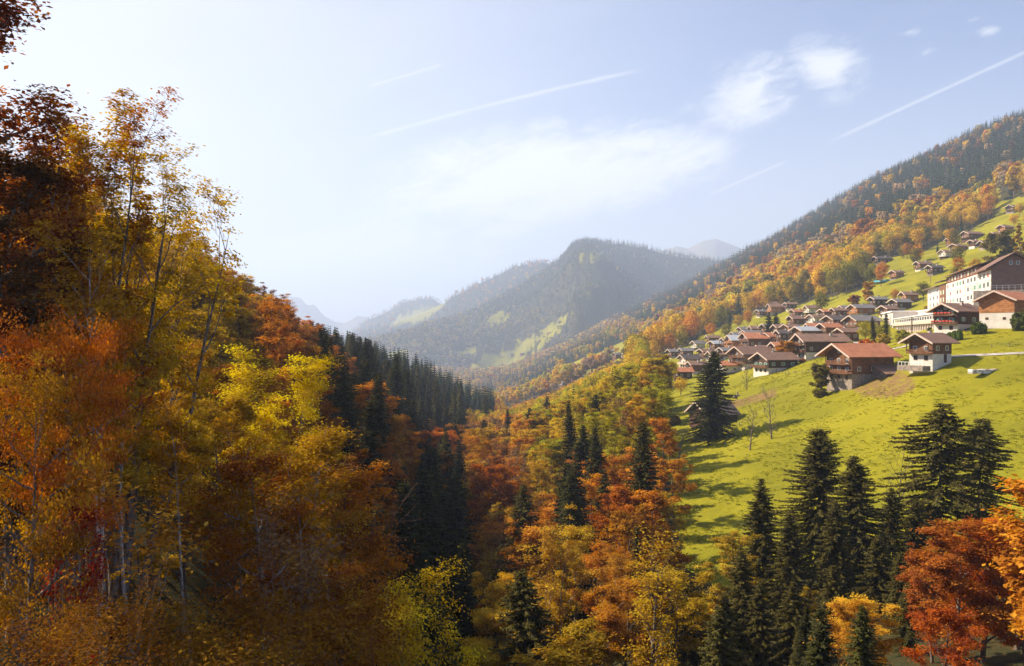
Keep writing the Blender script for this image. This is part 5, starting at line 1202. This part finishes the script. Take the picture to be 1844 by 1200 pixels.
def where(i, head):
    cx_, cy_ = tpx[i], tpy[i] - .5 * hgt[i] / ty[i] * F; hp_ = hgt[i]; sz_ = 'low ' if hp_ < 9 else 'tall ' if hp_ > 19 else 'medium ' if hp_ > 13.5 else ''
    order = np.argsort(np.hypot(LM_[:, 0] - cx_, LM_[:, 1] - cy_))
    best = None
    for a in range(14):
        k = int(order[a]); dx, dy = cx_ - LM_[k, 0], cy_ - LM_[k, 1]; r_ = math.hypot(dx, dy)
        far_ = 'just ' if r_ < 32 else '' if r_ < 90 else 'farther '
        an = math.degrees(math.atan2(-dy, dx)) % 360
        di = ['right of', 'up and right of', 'above', 'up and left of', 'left of', 'down and left of', 'below', 'down and right of'][int((an + 22.5) // 45) % 8]
        for z1, z2 in ((sz_, far_), ('', far_), (sz_, ''), ('', '')):
            lb = f'{z1}{head} {z2}{di} {LMK[k][2]}'
            if len(lb.split()) > 16: continue
            if best is None or USED.get(lb, 0) < best[0]: best = (USED.get(lb, 0), lb)
            if best[0] == 0: break
        if best and best[0] == 0: break
    lb = best[1]
    USED[lb] = USED.get(lb, 0) + 1
    return lb
def place(i, conif):
    p, y = tpx[i], ty[i]; z_ = next(n for n, f in ZN if f(p, y)); cn = names[ci[i]]
    if conif:
        key = ('c', int(r2[i] * 5)) if y < 330 else ('lc', int(r2[i] * 3)); H0 = 22 if y < 330 else 24; gl = f'dark green spruces {z_}'; lb = where(i, 'dark green spruce'); nm = 'spruce_tree'
    elif cn == 'brown' or r3[i] < .10:
        key = ('s', int(r2[i] * 3)) if y < 420 else ('ld', int(r2[i] * 3)); H0 = 16 if y < 420 else 15; gl = f'sparse autumn trees {z_}'; lb = where(i, f'sparse {WORD.get(cn, "brown")} tree'); nm = 'broadleaf_tree'
    else:
        key = ('n', int(((r1[i] * 97) % 1) * 4)) if y < 100 else ('d', int(((r1[i] * 97) % 1) * 6)) if y < 330 else ('ld', int(((r1[i] * 97) % 1) * 3)); H0 = 16 if y < 330 else 15; gl = f'leafy autumn trees {z_}'; lb = where(i, f'{WORD[cn]} leafy tree'); nm = 'broadleaf_tree'
    s = hgt[i] / H0; wd = s * (.85 + .4 * ((r1[i] * 31) % 1)) * (1.3 if conif and tpx[i] > 1240 and ty[i] < 200 else 1.05 if conif else float(np.clip(14 / hgt[i], .9, 1.25)))
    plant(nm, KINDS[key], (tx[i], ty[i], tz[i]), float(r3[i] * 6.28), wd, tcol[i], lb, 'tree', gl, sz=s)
for i in sorted(ind_d): place(i, False)
for i in sorted(ind_c): place(i, True)

# the rest of the forest: instanced, one mass of broadleaves and one of conifers
def proto_collection(name, meshes):
    c = bpy.data.collections.new(name)
    for k, m in enumerate(meshes):
        o = bpy.data.objects.new(f'{name}_{k:02d}', m); c.objects.link(o)
    return c
dm = [merged_mesh('near_leafy', deciduous(300 + k, H=16, R=5.2, base=.25, nl=9000, leaf=.2, limbs=14, sub=4, clump=.8, shape=['round', 'fan', 'round'][k]), M['bark'], M['leaf']) for k in range(3)]
dm += [merged_mesh('mid_leafy', low_decid(310 + k, n=1100, leaf=.42), M['bark'], M['leaf']) for k in range(3)]
dm += [merged_mesh('far_leafy', low_decid(320 + k, n=230, leaf=.95), M['bark'], M['leaf']) for k in range(3)]
dm += [merged_mesh('distant_leafy', low_decid(330 + k, n=70, leaf=1.7, R=5.5), M['bark'], M['leaf']) for k in range(3)]
cm = [merged_mesh('near_conifer', conifer(340 + k, H=24, R=3.8, step=.8, fr=.6, wid=.16), M['bark'], M['needle']) for k in range(3)]
cm += [merged_mesh('mid_conifer', low_conif(350 + k, layers=18, nb=8), M['bark'], M['needle']) for k in range(3)]
cm += [merged_mesh('far_conifer', low_conif(360 + k, layers=9, nb=6, R=4), M['bark'], M['needle']) for k in range(3)]
cm += [merged_mesh('distant_conifer', low_conif(370 + k, layers=5, nb=5, R=4.6), M['bark'], M['needle']) for k in range(3)]
def mass(name, ids, meshes, H0, label, wfac):
    ids = np.array(ids); n = len(ids); coll = proto_collection(name + '_kinds', meshes)
    me = bpy.data.meshes.new(name); me.vertices.add(n); me.vertices.foreach_set('co', np.stack([tx[ids], ty[ids], tz[ids]], -1).astype(np.float32).ravel())
    lod = np.digitize(ty[ids], [300, 750, 2100]); pick = lod * 3 + (r2[ids] * 997 % 1 * 3).astype(int)
    s = hgt[ids] / np.where(np.array(H0)[lod] > 0, np.array(H0)[lod], 16)
    w_ = s * wfac(ids)
    a = me.attributes.new('pick', 'INT', 'POINT'); a.data.foreach_set('value', pick.astype(np.int32))
    a = me.attributes.new('size', 'FLOAT_VECTOR', 'POINT'); a.data.foreach_set('vector', np.stack([w_, w_, s], -1).astype(np.float32).ravel())
    a = me.attributes.new('turn', 'FLOAT_VECTOR', 'POINT'); a.data.foreach_set('vector', np.stack([0 * s, 0 * s, r3[ids] * 6.28], -1).astype(np.float32).ravel())
    a = me.attributes.new('tcol', 'FLOAT_COLOR', 'POINT'); a.data.foreach_set('color', np.concatenate([tcol[ids], np.ones((n, 1))], 1).astype(np.float32).ravel())
    ob = bpy.data.objects.new(name, me); C.objects.link(ob); tag(ob, label, 'forest', kind='stuff')
    g = bpy.data.node_groups.new(name, 'GeometryNodeTree'); g.interface.new_socket('Geometry', in_out='INPUT', socket_type='NodeSocketGeometry'); g.interface.new_socket('Geometry', in_out='OUTPUT', socket_type='NodeSocketGeometry')
    gi = g.nodes.new('NodeGroupInput'); go = g.nodes.new('NodeGroupOutput'); iop = g.nodes.new('GeometryNodeInstanceOnPoints'); co = g.nodes.new('GeometryNodeCollectionInfo')
    co.inputs['Collection'].default_value = coll; co.inputs['Separate Children'].default_value = True; co.inputs['Reset Children'].default_value = True
    def na(nm, ty_):
        q = g.nodes.new('GeometryNodeInputNamedAttribute'); q.data_type = ty_; q.inputs[0].default_value = nm
        return next(o for o in q.outputs if o.enabled and o.name == 'Attribute')
    g.links.new(gi.outputs[0], iop.inputs['Points']); g.links.new(co.outputs[0], iop.inputs['Instance']); iop.inputs['Pick Instance'].default_value = True
    g.links.new(na('pick', 'INT'), iop.inputs['Instance Index']); g.links.new(na('size', 'FLOAT_VECTOR'), iop.inputs['Scale'])
    er = g.nodes.new('FunctionNodeEulerToRotation'); g.links.new(na('turn', 'FLOAT_VECTOR'), er.inputs[0]); g.links.new(er.outputs[0], iop.inputs['Rotation'])
    g.links.new(iop.outputs[0], go.inputs[0]); md_ = ob.modifiers.new('trees', 'NODES'); md_.node_group = g
    return ob
rest = [i for i in sel if i not in ind_d and i not in ind_c]
rd = [i for i in rest if not isc[i]]; rc = [i for i in rest if isc[i]]
print('TREES', len(rd), len(rc), 'of', N)
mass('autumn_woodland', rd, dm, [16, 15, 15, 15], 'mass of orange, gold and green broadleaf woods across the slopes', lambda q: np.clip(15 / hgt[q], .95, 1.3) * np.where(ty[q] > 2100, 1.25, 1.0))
mass('conifer_forest', rc, cm, [24, 24, 24, 24], 'mass of dark spruce forest across ridges and mountains', lambda q: np.where(ty[q] > 4700, 2.2, np.where(ty[q] > 2100, 1.35, 1.12)))

# grass tussocks on the near meadow
rgt = np.random.default_rng(77); n = 26000
gy_ = np.sqrt(rgt.uniform(85 ** 2, 290 ** 2, n)); gx_ = rgt.uniform(.15, .70, n) * gy_; gz_ = height(gx_, gy_); okg = meadow_mask(gx_, gy_, gz_) & (vnoise(gx_ / 5, gy_ / 3.2, 2) > .42)
for x, y, r in HA: okg &= (gx_ - x) ** 2 + (gy_ - y) ** 2 > (r * .75) ** 2
gx_, gy_, gz_ = gx_[okg], gy_[okg], gz_[okg]; n = len(gx_)
nb = 9; P = np.repeat(np.stack([gx_, gy_, gz_], -1), nb, 0); k = len(P); sz = np.repeat(rgt.uniform(.06, .17, n), nb)
az = rgt.uniform(0, 6.28, k); dd = np.stack([np.cos(az) * .8, np.sin(az) * .8, np.full(k, .9)], -1); P = P + rgt.normal(size=(k, 3)) * np.array([.22, .22, .0]) + dd * sz[:, None] * .7
Vg, Qg2 = cards(P, np.stack([np.cos(az + 1.5), np.sin(az + 1.5), np.full(k, .5)], -1), sz, sz * .35, rgt, dd)
gl_ = leaf_mat('grass_blades', .35, .03, (.19, .18, .008)); me = quads_mesh('meadow_grass', Vg, Qg2, attrs={'lv': ('FACE', rgt.random(k))}); me.materials.append(gl_)
o = bpy.data.objects.new('meadow_grass', me); C.objects.link(o); tag(o, 'tufts of longer grass over the sloping meadow', 'grass', kind='stuff')

# ------------------------------------------------------------------ haze
HZ = 1
if HZ:
    zmin = float(Z.min()) - 1; zmax = float(Z.max()) + 60
    B = Box(); B.b(-14500, 18500, -40, 15200, zmin, zmax)
    hm = bpy.data.materials.new('haze'); hm.use_nodes = True; t = NT(hm.node_tree); t.n.clear(); o_ = t.n.new('ShaderNodeOutputMaterial'); pv = t.n.new('ShaderNodeVolumePrincipled')
    pv.inputs['Color'].default_value = (.62, .75, 1.0, 1); pv.inputs['Density'].default_value = HAZE if 'HAZE' in globals() else .00011; pv.inputs['Anisotropy'].default_value = .2
    t.l.new(pv.outputs[0], o_.inputs['Volume']); h_ = B.o('haze', [hm]); tag(h_, 'thin blue autumn haze filling the valley', 'haze', kind='stuff')
